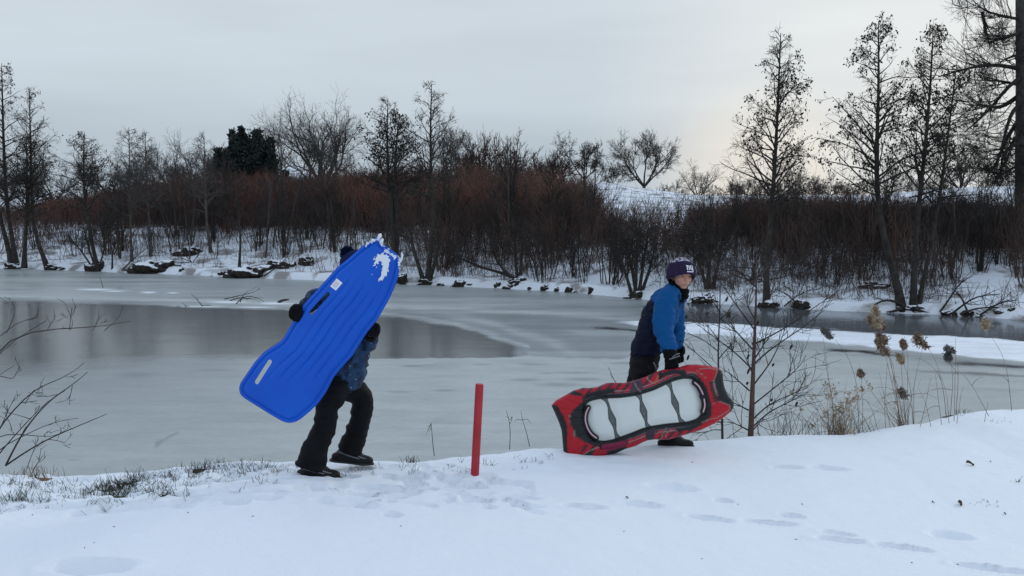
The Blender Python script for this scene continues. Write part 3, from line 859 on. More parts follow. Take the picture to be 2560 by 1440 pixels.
# centre alders
alder('leafy topped tree with two stems right behind the nose of the blue sled', [[(985, 660), (982, 560), (970, 430), (967, 330), (970, 246)], [(992, 655), (992, 560), (988, 430), (990, 350), (1000, 285)]], 0.12, 1.75, 0.4, 61, 0.1, nb=40, leafsize=0.10, leaves=2)
alder('tall pointed tree of the middle shore with a forked dark foot', [[(1066, 708), (1076, 650), (1084, 560), (1077, 430), (1076, 320), (1079, 208)], [(1060, 706), (1042, 650), (1028, 600), (1032, 540)], [(1072, 706), (1092, 640), (1098, 570)]], 0.12, 1.45, 0.42, 62, 0.75, nb=46, nb2=6, leafsize=0.09)
alder('many stemmed dark tree stump with a long bough leaning left over the bank', [[(1296, 700), (1255, 682), (1200, 668), (1150, 645), (1112, 628)], [(1294, 700), (1288, 640), (1290, 560)], [(1300, 702), (1304, 640), (1312, 550)], [(1290, 700), (1262, 678), (1240, 650), (1228, 610)]], 0.08, 0.9, 0.4, 63, 1, nb=8)
alder('dark multi stemmed clump at the waterline left of the child with the knitted hat', [[(1592, 744), (1578, 660), (1558, 580)], [(1588, 744), (1592, 650), (1596, 560)], [(1596, 744), (1608, 660), (1622, 570)], [(1600, 744), (1622, 680), (1640, 610)], [(1582, 744), (1566, 690), (1548, 630)]], 0.085, 1.0, 0.42, 64, 1, nb=9, group='stem clumps by the water')
alder('dark multi stemmed clump at the waterline right of the child with the knitted hat', [[(1776, 722), (1768, 650), (1752, 560)], [(1768, 724), (1748, 660), (1726, 590)], [(1782, 722), (1796, 660), (1812, 570)], [(1764, 726), (1778, 640), (1784, 560)]], 0.08, 0.9, 0.42, 65, 1, nb=9, group='stem clumps by the water')

# right alders
alder('tall pointed alder standing right of the child with the knitted hat', [[(1918, 764), (1912, 690), (1926, 560), (1936, 430), (1943, 300), (1952, 82)]], 0.125, 1.55, 0.33, 71, 0.25, nb=64, leafsize=0.085)
alder('tall alder whose trunk leans left from the water, left of a straight twin', [[(2258, 768), (2244, 715), (2212, 610), (2192, 500), (2190, 400), (2197, 240), (2196, 55)]], 0.15, 1.6, 0.36, 72, 0.0, nb=58, leafsize=0.085, leaves=2)
alder('tall alder with a straight trunk sharing its roots with the leaning alder', [[(2284, 770), (2284, 660), (2296, 520), (2314, 360), (2326, 220), (2333, 72)]], 0.125, 1.3, 0.38, 73, 0.05, nb=54, leafsize=0.085, leaves=2)
alder('thinnest of the three alders sharing one foot at the right', [[(2294, 768), (2318, 660), (2345, 520), (2362, 400), (2375, 300), (2392, 160)]], 0.085, 1.1, 0.4, 74, 0.1, nb=40, leafsize=0.09)

# giant tree at the right edge
rng = np.random.default_rng(81)
gb = W(2578, 640, 30.0); gb[2] = float(far_z(gb[0], gb[1]))
o = empty('giant_tree', gb, 'giant old tree cut by the right edge, its long bare limbs drooping left', 'tree')
tk = Tubes(); cw = Tubes()
ln = resample(np.array([gb + (0, 0, -0.3), W(2574, 500, 30), W(2572, 250, 30), W(2566, 0, 30), W(2555, -400, 30)]), 16)
tk.add(ln[None], np.linspace(0.46, 0.2, 16)[None], 12)
limbs = [[(2556, 50), (2500, 38), (2465, 30), (2436, 4)], [(2456, 30), (2462, 70), (2476, 120)], [(2556, 175), (2510, 160), (2455, 162), (2400, 176), (2345, 192)], [(2556, 190), (2520, 215), (2485, 262), (2450, 300), (2412, 330)], [(2556, 215), (2505, 202), (2440, 200)],
         [(2556, 232), (2520, 262), (2500, 272), (2470, 264), (2420, 262)], [(2556, 262), (2530, 270), (2520, 310), (2508, 350), (2492, 420)], [(2556, 290), (2520, 330), (2496, 400), (2470, 440)], [(2556, 320), (2532, 350), (2520, 400), (2480, 460)], [(2556, 80), (2520, 92), (2475, 106)],
         [(2556, 140), (2530, 140), (2500, 155)], [(2556, 360), (2520, 365), (2498, 410), (2505, 430)], [(2556, 410), (2530, 420), (2490, 450)], [(2556, -40), (2480, -60), (2400, -40), (2370, -10)], [(2556, -160), (2500, -200), (2420, -200)],
         [(2590, 60), (2660, 0), (2740, -20)], [(2590, 200), (2660, 160), (2740, 190)], [(2590, 300), (2650, 330), (2720, 400)], [(2590, -80), (2680, -180), (2740, -200)]]
LB = np.array([resample(pix_line(l, 30, 0.9, rng), 9) for l in limbs])
LR = np.linspace(0.068, 0.018, 9)[None] * rng.uniform(0.7, 1.15, (len(limbs), 1))
cw.add(LB, LR, 6)
p, d, r, t, par = spawn(rng, LB, LR, 15, 0.12, 1.0, 0.8, 0.3)
b1, r1 = grow(rng, p, d, rng.uniform(0.5, 1.7, len(p)), np.minimum(r * 0.4, 0.014) + 0.004, 0.006, 6, 0.17, 0.45)
cw.add(b1, r1, 4)
p, d, r, t, par = spawn(rng, b1, r1, 7, 0.15, 1.0, 0.65, 0.25)
b2, r2 = grow(rng, p, d, rng.uniform(0.25, 0.8, len(p)), 0.0062, 0.0045, 4, 0.17, 0.4)
cw.add(b2, r2, 3)
p, d, r, t, par = spawn(rng, b2, r2, 3, 0.2, 1.0, 0.6, 0.25)
b3, r3 = grow(rng, p, d, rng.uniform(0.12, 0.4, len(p)), 0.0042, 0.003, 2, 0.2, 0.3)
cw.add(b3, r3, 3)
tk.build('trunk', bark_grey, o, gb); cw.build('crown', twig_dark, o, gb)

# dark evergreen on the hill
rng = np.random.default_rng(91)
eb = W(622, 452, 66); eb[2] = float(far_z(eb[0], eb[1]))
o = empty('evergreen_bush', eb, 'dense dark evergreen with ragged rounded outline on the hill', 'tree')
needle = mat_new('dark_needles', (0.04, 0.06, 0.05), 0.8, 0.2)
add_noise_color(needle, (0.026, 0.036, 0.035), (0.052, 0.066, 0.060), 1.4, 3)
H = W(622, 322, 66)[2] - eb[2]; wid = 160 / F * 66
tk = Tubes(); lf = Tubes()
# several upswept leaders of different height, clothed in short sprays
tops = [(-.44, .70), (-.32, 1.0), (-.18, .95), (-.04, .98), (.10, .92), (.22, .96), (.34, .84), (.44, .62), (-.52, .46), (.02, .8), (-.24, .85), (.30, .75), (.16, .9), (-.08, .88), (.52, .40), (-.38, .5), (.40, .5), (-.1, .6), (.1, .6), (.25, .5), (-.25, .5), (0, .4), (-.46, .3), (.48, .28)]
for k, (tx, th) in enumerate(tops):
    a = rng.uniform(-0.9, 0.9)
    e = np.array([tx * wid, a * wid * 0.32, th * H * 0.97])
    m0 = np.array([tx * wid * 0.85, a * wid * 0.25, th * H * 0.4])
    ln = resample(np.array([(tx * wid * 0.5, 0, -0.2), m0, e]), 12)
    rr = np.linspace(0.09, 0.015, 12)
    tk.add(ln[None], rr[None], 5)
    p, d, r, t, par = spawn(rng, ln[None], rr[None], 150, 0.12, 1.0, 0.9, 0.25)
    Lr = wid * 0.16 * (1.12 - t) + 0.22
    b1, r1 = grow(rng, p, d, Lr * rng.uniform(0.5, 1.15, len(p)), 0.012, 0.006, 4, 0.16, 0.5)
    tk.add(b1, r1, 3)
    p, d, r, t, par = spawn(rng, b1, r1, 16, 0.2, 1.0, 0.6, 0.3)
    lf.specks(p, 0.24, rng, hang=-0.5)
# inner sprays that close the crown into one ragged mass
n_ = 420
q = rng.normal(0, 1, (n_, 3)); q = unit(q) * (rng.random((n_, 1)) ** 0.4)
C_ = q * np.array([0.46 * wid, 0.34 * wid, 0.49 * H]) + np.array([0, 0, 0.44 * H])
C_ = C_[(C_[:, 2] > 0.05) & (C_[:, 2] < H * (0.93 + 0.07 * np.sin(C_[:, 0] * 5)))]
for c in C_:
    k_ = 34
    lf.specks(c + rng.normal(0, 0.15, (k_, 3)), 0.24, rng, hang=-0.6)
tk.build('trunk', bark_dark, o); lf.build('crown', needle, o)

# ---- clods of bare earth, roots and stones along the far waterline
earth = mat_new('bare_earth', (0.03, 0.026, 0.024), 0.95, 0.1)
add_noise_color(earth, (0.018, 0.016, 0.015), (0.055, 0.046, 0.040), 5, 5)
t_, b_ = nodes(earth)
geo = t_.nodes.new('ShaderNodeNewGeometry'); sz = t_.nodes.new('ShaderNodeSeparateXYZ'); t_.links.new(geo.outputs['Normal'], sz.inputs[0])
nn = t_.nodes.new('ShaderNodeTexNoise'); nn.inputs['Scale'].default_value = 5; tcc = t_.nodes.new('ShaderNodeTexCoord'); t_.links.new(tcc.outputs['Object'], nn.inputs['Vector'])
ad = t_.nodes.new('ShaderNodeMath'); ad.operation = 'MULTIPLY_ADD'; t_.links.new(nn.outputs['Fac'], ad.inputs[0]); ad.inputs[1].default_value = 0.9; t_.links.new(sz.outputs['Z'], ad.inputs[2])
mrs = t_.nodes.new('ShaderNodeMapRange'); mrs.inputs['From Min'].default_value = 1.12; mrs.inputs['From Max'].default_value = 1.28; t_.links.new(ad.outputs[0], mrs.inputs['Value'])
mx = t_.nodes.new('ShaderNodeMix'); mx.data_type = 'RGBA'
old = b_.inputs['Base Color'].links[0].from_socket
t_.links.new(mrs.outputs[0], mx.inputs[0]); t_.links.new(old, mx.inputs[6]); mx.inputs[7].default_value = (0.82, 0.84, 0.88, 1)
t_.links.new(mx.outputs[2], b_.inputs['Base Color'])
_r6 = random.Random(6)
clod_meshes = []
for k in range(7):
    bm = bmesh.new()
    bmesh.ops.create_icosphere(bm, subdivisions=4, radius=1)
    sd = Vector((k * 7.1, 3, 1))
    for v in bm.verts:
        f = 1 + 0.55 * mnoise.fractal(v.co * 1.1 + sd, 1.0, 2.0, 4) + 0.18 * mnoise.noise(v.co * 4 + sd)
        v.co = v.co * f
        v.co.z *= 0.62
    me = bpy.data.meshes.new('clod'); bm.to_mesh(me); bm.free()
    me.materials.append(earth)
    for p in me.polygons: p.use_smooth = True
    clod_meshes.append(me)
def clod(px, py, w, h, label, group, name='earth_clod', cat='clod'):
    p = on_far(px, py)
    o = bpy.data.objects.new(name, clod_meshes[_r6.randrange(7)])
    w *= _r6.uniform(.65, 1.35); h *= _r6.uniform(.7, 1.3); s = w / F * p[1] / 2
    p = p - np.array((0, 0, 0.3 * h / F * p[1])); o.location = p; o.scale = (s, s * 0.7, 1.9 * h / F * p[1] / 2 / 0.62); o.rotation_euler = (0, 0, _r6.choice((0, 3.14)) + _r6.uniform(-.35, .35))
    link(o); tag(o, label, cat, group)
for px_, py_, w, h, lb in [(35, 664, 46, 16, 'dark root clod under the trunks at the left edge of the photo'), (132, 668, 34, 10, 'small dark root clod at the foot of the second tree from the left'), (238, 676, 60, 26, 'dark root clod at the foot of the drooping dark tree'), (394, 668, 90, 34, 'dark bushy root clod in the left waterline, right of the slim grey trees'),
                           (634, 682, 92, 24, 'widest dark root clod in the left waterline beside a fallen bough'), (700, 668, 60, 20, 'dark clod just right of the widest root clod'), (770, 662, 60, 26, 'dark clod left of the blue sled at the far waterline'), (1000, 700, 40, 26, 'dark clod peeping out right of the nose of the blue sled'), (1064, 708, 44, 16, 'dark root clod under the forked foot of the tall pointed tree'), (1296, 704, 46, 18, 'dark root clod under the tree stump with the leaning bough'),
                           (1592, 744, 56, 26, 'dark foot of the stem clump left of the knitted hat'), (1768, 750, 70, 26, 'dark root clod hanging into the water right of the knitted hat'), (1925, 762, 60, 18, 'dark root clod at the foot of the alder right of the knitted hat'), (2005, 764, 46, 18, 'dark clod with snow right of the pointed alder'), (2268, 770, 60, 16, 'root clod under the twin alders'), (480, 636, 60, 22, 'dark clod up the bank left of the thin straight tree'), (2180, 712, 60, 16, 'dark clod up the bank left of the leaning alder')]:
    clod(px_, py_, w, h, lb, None)
for px_, py_, w, h in [(1105, 712, 26, 10), (1150, 714, 40, 14), (1180, 716, 26, 10), (1245, 718, 26, 18), (1275, 722, 34, 14), (1330, 722, 26, 14), (1362, 722, 36, 16), (1395, 726, 26, 12), (1424, 728, 28, 16), (1448, 732, 24, 14), (1480, 731, 26, 16), (1405, 742, 14, 8), (1510, 744, 12, 7),
                       (160, 670, 20, 6), (330, 676, 26, 8), (455, 676, 24, 8), (560, 684, 22, 8), (2380, 782, 40, 10), (2420, 786, 30, 12), (2460, 788, 34, 10), (2500, 780, 40, 12), (2530, 776, 24, 10), (2330, 776, 26, 8), (1880, 700, 24, 8), (2120, 690, 26, 8), (2060, 742, 14, 6)]:
    clod(px_, py_, w, h, 'one of the small dark snow-capped stones strewn along the far waterline', 'small stones along the far waterline', 'waterline_stone', 'stone')

# roots reaching over the snow under the right alders, fallen boughs in the bank
def bough(label, lines, r, seed, depth=None, mat=None, name='fallen_bough', cat='bough', nb=4, tl=0.5, z=None, group=None):
    rng = np.random.default_rng(seed)
    L = []
    for ln in lines:
        if z is not None:
            w = []
            q0 = G(*ln[0], z)
            for (a, b) in ln: w.append(W(a, b, q0[1]))
            L.append(resample(w, 8))
        else:
            d = on_far(*ln[0])[1] if depth is None else depth
            L.append(resample(pix_line(ln, d - 0.15, 0.1, rng), 8))
    L = np.array(L)
    RR = np.linspace(r, r * 0.35, 8)[None] * np.ones((len(L), 1))
    T = Tubes(); T.add(L, RR, 5)
    if nb:
        p, d, rr, t, par = spawn(rng, L, RR, nb, 0.2, 1, 0.7, 0.2)
        b, r1 = grow(rng, p, d, rng.uniform(0.4, 1, len(p)) * tl, np.maximum(rr * 0.5, 0.005), 0.004, 4, 0.15, 0.2)
        T.add(b, r1, 3)
    base = L[0][0]
    o = obj(name, None, mat or bark_dark, None) if False else T.build(name, mat or bark_dark, None, base)
    o.location = base
    return tag(o, label, cat, group)
bough('knot of bare roots spreading over the snow under the twin alders', [[(2262, 768), (2240, 752), (2212, 748), (2186, 762)], [(2284, 772), (2310, 780), (2336, 786)], [(2256, 770), (2236, 778), (2216, 780)], [(2290, 770), (2312, 772), (2330, 782)]], 0.05, 1, nb=3, tl=0.3, name='bare_roots', cat='roots')
bough('tangle of dark boughs lying at the water right of the twin alders', [[(2350, 780), (2372, 750), (2400, 705), (2430, 690)], [(2380, 784), (2410, 760), (2440, 740), (2500, 735)], [(2400, 786), (2440, 770), (2500, 768)], [(2420, 782), (2405, 745), (2380, 720)], [(2450, 788), (2500, 755), (2545, 750)]], 0.03, 2, nb=9, tl=0.8)
bough('long slanting bough in the snow at the left waterline', [[(305, 676), (330, 650), (372, 615)], [(310, 676), (345, 660)]], 0.03, 3, nb=5)
bough('dark boughs lying on the bank beside the widest root clod', [[(515, 694), (560, 684), (600, 670), (640, 655)], [(575, 690), (620, 690), (655, 684)], [(660, 690), (700, 662), (720, 640)]], 0.028, 4, nb=6)
bough('pile of thin branches on the snow right of the pointed alder', [[(1960, 766), (1990, 740), (2030, 722)], [(2000, 770), (1975, 740), (1945, 725)], [(1905, 700), (1868, 690), (1830, 672)], [(1990, 690), (2040, 662), (2100, 640)]], 0.022, 5, nb=8)
bough('splayed roots and twigs left of the clod right of the knitted hat', [[(1775, 752), (1745, 740), (1722, 752)], [(1770, 752), (1742, 752), (1720, 760)], [(1785, 752), (1815, 760)]], 0.025, 6, nb=5, tl=0.3)
bough('low twiggy bough on the bank left of the slim grey trees', [[(480, 655), (440, 640), (400, 628)], [(480, 656), (455, 630), (440, 600)], [(482, 656), (500, 630), (505, 600)], [(478, 656), (430, 655), (390, 660)]], 0.018, 7, nb=10, tl=0.7)
# ================================================================== CHILDREN AND SLEDS
def tri_arrays(parts):
    """join (verts, list of faces) parts"""
    V = []; Fc = []; n = 0
    for v, f in parts:
        V.append(np.asarray(v, float)); Fc += [tuple(i + n for i in q) for q in f]; n += len(v)
    return np.concatenate(V), Fc
def chain(pts, radii, sides=16, n=None, squash=None, flat=False):
    """closed rounded tube along a polyline; squash = (axis, factor) flattens it along an axis"""
    pts = np.asarray(pts, float); radii = np.asarray(radii, float)
    n = n or max(10, 6 * len(pts))
    d = np.concatenate([[0], np.cumsum(np.linalg.norm(np.diff(pts, axis=0), axis=1))])
    t = np.linspace(0, d[-1], n)
    q = np.stack([np.interp(t, d, pts[:, k]) for k in range(3)], 1); r = np.interp(t, d, radii)
    for _ in range(2):
        q[1:-1] = 0.25 * q[:-2] + 0.5 * q[1:-1] + 0.25 * q[2:]; r[1:-1] = 0.25 * r[:-2] + 0.5 * r[1:-1] + 0.25 * r[2:]
    tg = np.gradient(q, axis=0); tg /= np.linalg.norm(tg, axis=1, keepdims=True)
    # rounded ends
    a0 = np.linspace(math.pi / 2, 0.25, 4)[:-1]
    head = [(q[0] - tg[0] * r[0] * math.sin(a), r[0] * math.cos(a), tg[0]) for a in a0 if math.cos(a) > 0.02]
    tail = [(q[-1] + tg[-1] * r[-1] * math.sin(a), r[-1] * math.cos(a), tg[-1]) for a in a0[::-1] if math.cos(a) > 0.02]
    if flat: tail = []
    rings = head + [(q[i], r[i], tg[i]) for i in range(n)] + tail
    ref = np.array([0, 1.0, 0]) if abs(tg[n // 2][1]) < 0.8 else np.array([1.0, 0, 0])
    V = []
    for c, rr, g in rings:
        u = np.cross(g, ref); u /= np.linalg.norm(u); v = np.cross(g, u)
        a = np.arange(sides) * 2 * math.pi / sides
        off = rr * (np.cos(a)[:, None] * u + np.sin(a)[:, None] * v)
        if squash is not None:
            ax = np.asarray(squash[0], float); ax /= np.linalg.norm(ax)
            off = off - np.outer(off @ ax, ax) * (1 - squash[1])
        V += list(c + off)
    m = len(rings); Fc = []
    for i in range(m - 1):
        for k in range(sides):
            k2 = (k + 1) % sides
            Fc.append((i * sides + k, i * sides + k2, (i + 1) * sides + k2, (i + 1) * sides + k))
    Fc.append(tuple(range(sides))[::-1]); Fc.append(tuple((m - 1) * sides + k for k in range(sides)))
    return np.array(V), Fc
def ell(c, A, nu=20, nv=12):
    """ellipsoid: centre c, rows of A are its half axes"""
    c = np.asarray(c, float); A = np.asarray(A, float)
    V = [c + A[2]]; 
    for j in range(1, nv):
        th = math.pi * j / nv
        for i in range(nu):
            ph = 2 * math.pi * i / nu
            V.append(c + math.sin(th) * math.cos(ph) * A[0] + math.sin(th) * math.sin(ph) * A[1] + math.cos(th) * A[2])
    V.append(c - A[2]); Fc = []
    for i in range(nu):
        Fc.append((0, 1 + i, 1 + (i + 1) % nu))
        for j in range(nv - 2):
            a = 1 + j * nu
            Fc.append((a + i, a + nu + i, a + nu + (i + 1) % nu, a + (i + 1) % nu))
        a = 1 + (nv - 2) * nu
        Fc.append((a + i, len(V) - 1, a + (i + 1) % nu))
    return np.array(V), Fc
def blob(name, parts, voxel, smooth, mat, parent, origin, wrinkle=None, paint=None, tagcol='paint'):
    """one continuous skin grown over overlapping shapes"""
    V, Fc = tri_arrays(parts)
    me = bpy.data.meshes.new(name); me.from_pydata([tuple(v) for v in V], [], Fc); me.update()
    bm = bmesh.new(); bm.from_mesh(me); bmesh.ops.recalc_face_normals(bm, faces=bm.faces); bm.to_mesh(me); bm.free()
    t = bpy.data.objects.new('tmp', me); col.objects.link(t)
    m = t.modifiers.new('r', 'REMESH'); m.mode = 'VOXEL'; m.voxel_size = voxel
    s = t.modifiers.new('s', 'SMOOTH'); s.iterations = smooth; s.factor = 0.5
    dg = bpy.context.evaluated_depsgraph_get()
    out = bpy.data.meshes.new_from_object(t.evaluated_get(dg))
    bpy.data.objects.remove(t); bpy.data.meshes.remove(me)
    n = len(out.vertices)
    co = np.empty(n * 3, np.float32); out.vertices.foreach_get('co', co); co = co.reshape(-1, 3).astype(float)
    if wrinkle is not None:
        no = np.empty(n * 3, np.float32); out.vertex_normals.foreach_get('vector', no); no = no.reshape(-1, 3)
        co = co + no * np.array([wrinkle(Vector(c)) for c in co])[:, None]
    if paint is not None:
        set_color(out, tagcol, paint(co))
    out.vertices.foreach_set('co', (co - np.asarray(origin)).astype(np.float32).ravel())
    out.polygons.foreach_set('use_smooth', np.ones(len(out.polygons), bool))
    out.update(); out.name = name
    return obj(name, out, mat, parent)
def plain(name, parts, mat, parent, origin, smooth=True):
    V, Fc = tri_arrays(parts)
    me = bpy.data.meshes.new(name); me.from_pydata([tuple(v - np.asarray(origin)) for v in V], [], Fc); me.update()
    for p in me.polygons: p.use_smooth = smooth
    return obj(name, me, mat, parent)
def folds(amp, freq, along=None, seed=0.0, sharp=1.0):
    """cloth folds: ridged noise stretched across the limb"""
    s = Vector((seed, seed * 1.7, -seed))
    st = Vector(along) if along else Vector((1, 1, 1))
    def f(c):
        q = Vector((c.x * st.x, c.y * st.y, c.z * st.z)) * freq + s
        q += Vector((mnoise.noise(q * 0.6 + s), mnoise.noise(q * 0.6 - s), 0)) * 0.8
        a = 1 - abs(mnoise.noise(q)) * 2.2
        return amp * (a - 0.5) + amp * 0.35 * mnoise.noise(q * 2.7)
    return f
def seg_dist(P, A, B):
    A = np.asarray(A); B = np.asarray(B); d = B - A
    t = np.clip(((P - A) @ d) / (d @ d), 0, 1)
    return np.linalg.norm(P - (A + t[:, None] * d), axis=1)
def poly_dist(P, L):
    return np.min([seg_dist(P, L[i], L[i + 1]) for i in range(len(L) - 1)], axis=0)
def nrm3(v):
    v = np.asarray(v, float); return v / np.linalg.norm(v)
def hand_parts(wrist, fdir, pdir, curl, size=1.0, thumb_side=1, spread_=0.12, bulk=1.0):
    """gloved hand: fdir = towards the fingers, pdir = way the palm faces; five fingers of their own length"""
    f = nrm3(fdir); p = nrm3(np.asarray(pdir) - f * (np.asarray(pdir) @ f)); s = np.cross(f, p) * thumb_side
    L = 0.085 * size
    parts = [chain([wrist - f * 0.02, wrist + f * L * 0.5, wrist + f * L], [0.027 * bulk, 0.034 * bulk, 0.036 * bulk], 14, squash=(p, 0.55))]
    for k, (off, ln) in enumerate(((0.030, 0.062), (0.010, 0.070), (-0.010, 0.066), (-0.029, 0.053))):
        base = wrist + f * L * 0.92 + s * off * size
        pts = [base]; a = 0.0; d = nrm3(f + s * spread_ * (off / 0.03))
        for j, seg in enumerate((0.44, 0.32, 0.26)):
            a += curl * (0.75, 1.0, 0.8)[j] * (1 + 0.06 * k)
            dd = d * math.cos(a) + p * math.sin(a)
            pts.append(pts[-1] + dd * ln * seg * size)
        parts.append(chain(pts, [0.0125 * bulk, 0.012 * bulk, 0.0115 * bulk, 0.010 * bulk], 10))
    b = wrist + f * L * 0.25 + s * 0.030 * size
    parts.append(chain([b, b + (f * 0.5 + s * 0.75 + p * 0.35) * 0.030 * size, b + (f * 0.95 + s * 0.55 + p * 0.9) * 0.046 * size, b + (f * 1.05 + s * 0.2 + p * 1.3) * 0.056 * size], [0.015 * bulk, 0.014 * bulk, 0.0125 * bulk, 0.011 * bulk], 10))
    return parts
def boot_parts(ankle, toe_dir, L=0.245, h=0.085, ground=None):
    t = nrm3(toe_dir); s = nrm3(np.cross(t, (0, 0, 1))); u = np.cross(s, t)
    a = np.asarray(ankle, float)
    sole = a - u * h
    heel = sole - t * L * 0.30 + u * 0.035
    ball = sole + t * L * 0.42 + u * 0.034
    toe = sole + t * L * 0.60 + u * 0.032
    up = [chain([a + u * 0.06, a, heel + t * 0.035 + u * 0.01], [0.058, 0.056, 0.042], 14), chain([heel + t * 0.01, sole + t * L * 0.1 + u * 0.045, ball, toe], [0.038, 0.046, 0.041, 0.034], 14, squash=(u, 0.95)), chain([a + t * 0.01, sole + t * L * 0.25 + u * 0.055, ball], [0.052, 0.046, 0.036], 14)]
    sl = [chain([sole - t * L * 0.30 + u * 0.012, sole + t * L * 0.15 + u * 0.012, sole + t * L * 0.42 + u * 0.012, sole + t * L * 0.62 + u * 0.014], [0.040, 0.036, 0.046, 0.036], 16, squash=(u, 0.34))]
    return up, sl

skin = mat_new('skin', (0.50, 0.27, 0.19), 0.5, 0.35, Subsurface_Weight=0.12)
use_attr(skin)
black_cloth = mat_new('black_ski_cloth', (0.004, 0.004, 0.005), 0.68, 0.15)
add_noise_color(black_cloth, (0.0025, 0.0025, 0.0035), (0.006, 0.006, 0.008), 9, 4)
add_bump(black_cloth, 500, 0.2, 0.001, 2)
black_glove = mat_new('black_glove', (0.004, 0.004, 0.005), 0.8, 0.12)
add_bump(black_glove, 240, 0.4, 0.002, 3)
boot_mat = mat_new('black_boot', (0.007, 0.007, 0.008), 0.5, 0.25)
sole_mat = mat_new('boot_sole', (0.030, 0.031, 0.033), 0.7, 0.3)
grey_trim = mat_new('grey_trim', (0.16, 0.16, 0.17), 0.5, 0.4)
wool_black = mat_new('black_fleece', (0.004, 0.004, 0.005), 0.95, 0.1)
add_bump(wool_black, 260, 0.5, 0.003, 3)
def head_paint(c, f, u, s, lips=True):
    base = np.array((0.53, 0.285, 0.205)); warm = np.array((0.56, 0.22, 0.165))
    def go(P):
        q = P - c; x = q @ f; y = q @ s; z = q @ u
        C = np.tile(base, (len(P), 1))
        def mixin(m, k):
            nonlocal C
            m = np.clip(m, 0, 1)[:, None]; C = C * (1 - m) + np.asarray(k) * m
        mixin(0.55 * np.exp(-(((np.abs(y) - 0.038) / 0.02) ** 2 + ((z + 0.030) / 0.018) ** 2)) * (x > 0.02), warm)
        mixin(0.5 * np.exp(-((y / 0.012) ** 2 + ((z + 0.026) / 0.012) ** 2)) * (x > 0.05), warm)
        if lips:
            mixin(0.95 * np.exp(-((y / 0.021) ** 2 + ((z + 0.060) / 0.0055) ** 2)) * (x > 0.03), (0.26, 0.075, 0.065))
        mixin(0.8 * np.exp(-(((np.abs(y) - 0.030) / 0.016) ** 2 + ((z - 0.020 + 0.2 * (np.abs(y) - 0.03)) / 0.0035) ** 2)) * (x > 0.03), (0.10, 0.06, 0.04))
        return C
    return go
def head_parts(c, f, u, s):
    """skull, jaw, nose, lips, brow, cheeks, ears: c = centre, f forward, u up, s to the head's left"""
    P = [ell(c + u * 0.022 - f * 0.008, [f * 0.092, s * 0.074, u * 0.088]), ell(c - u * 0.035 + f * 0.022, [f * 0.064, s * 0.056, u * 0.062]), ell(c - u * 0.082 + f * 0.052, [f * 0.026, s * 0.026, u * 0.020])]
    P += [chain([c + f * 0.080 + u * 0.012, c + f * 0.094 - u * 0.012, c + f * 0.104 - u * 0.028], [0.008, 0.009, 0.0115], 10), ell(c + f * 0.094 - u * 0.031, [f * 0.010, s * 0.015, u * 0.008])]
    P += [ell(c + f * 0.080 - u * 0.055, [f * 0.011, s * 0.020, u * 0.0055]), ell(c + f * 0.077 - u * 0.066, [f * 0.011, s * 0.017, u * 0.006])]
    for k in (-1, 1):
        P += [ell(c + f * 0.050 + s * k * 0.038 - u * 0.022, [f * 0.028, s * 0.022, u * 0.024]), ell(c + f * 0.072 + s * k * 0.028 + u * 0.019, [f * 0.012, s * 0.020, u * 0.007]), ell(c - f * 0.010 + s * k * 0.076 - u * 0.006, [f * 0.018, s * 0.009, u * 0.028])]
    return P
eye_white = mat_new('eye', (0.30, 0.27, 0.25), 0.4, 0.3)  # eye white darkened: shadow over the eyes is put into its colour
iris_mat = mat_new('iris', (0.03, 0.03, 0.035), 0.2, 0.5)
# ---------------------------------------------------------------- the child behind the blue sled
D1 = 6.2
b1o = np.array((W(785, 1180, 6.1)[0], 6.15, 0.0))
child1 = empty('person', b1o, 'child in black snow trousers and patterned jacket, mostly hidden behind a blue plastic sled', 'person')
hipR, kneeR, ankR = W(840, 968, 6.12), W(812, 1068, 6.07), W(777, 1152, 6.07)
hipL, kneeL, ankL = W(866, 962, 6.28), W(908, 1005, 6.30), W(872, 1122, 6.33)
pel, wai, che, nec = W(852, 946, 6.2), W(868, 895, 6.2), W(880, 800, 6.2), W(880, 722, 6.2)
hc1 = W(894, 674, 6.2)
shR, elR, wrR = W(866, 752, 6.05), W(790, 742, 6.07), W(752, 778, 6.0)
shL, elL, wrL = W(898, 755, 6.34), W(914, 868, 6.16), W(934, 832, 6.04)
f1 = nrm3((0.95, -0.1, -0.05)); u1 = nrm3((0.08, 0, 1)); u1 = nrm3(u1 - f1 * (u1 @ f1)); s1 = np.cross(u1, f1)
parts = head_parts(hc1, f1, u1, s1)
parts += [chain([hc1 - u1 * 0.05, nec], [0.05, 0.055]), chain([nec, che, wai, pel], [0.08, 0.10, 0.085, 0.075]), chain([shR, elR, wrR], [0.045, 0.036, 0.028]), chain([shL, elL, wrL], [0.045, 0.036, 0.028]), chain([nec, shR], [0.05, 0.045]), chain([nec, shL], [0.05, 0.045]),
          chain([pel, hipR, kneeR, ankR], [0.06, 0.055, 0.042, 0.036]), chain([pel, hipL, kneeL, ankL], [0.06, 0.055, 0.042, 0.036])]
blob('body', parts, 0.0065, 3, skin, child1, b1o, paint=head_paint(hc1, f1, u1, s1))
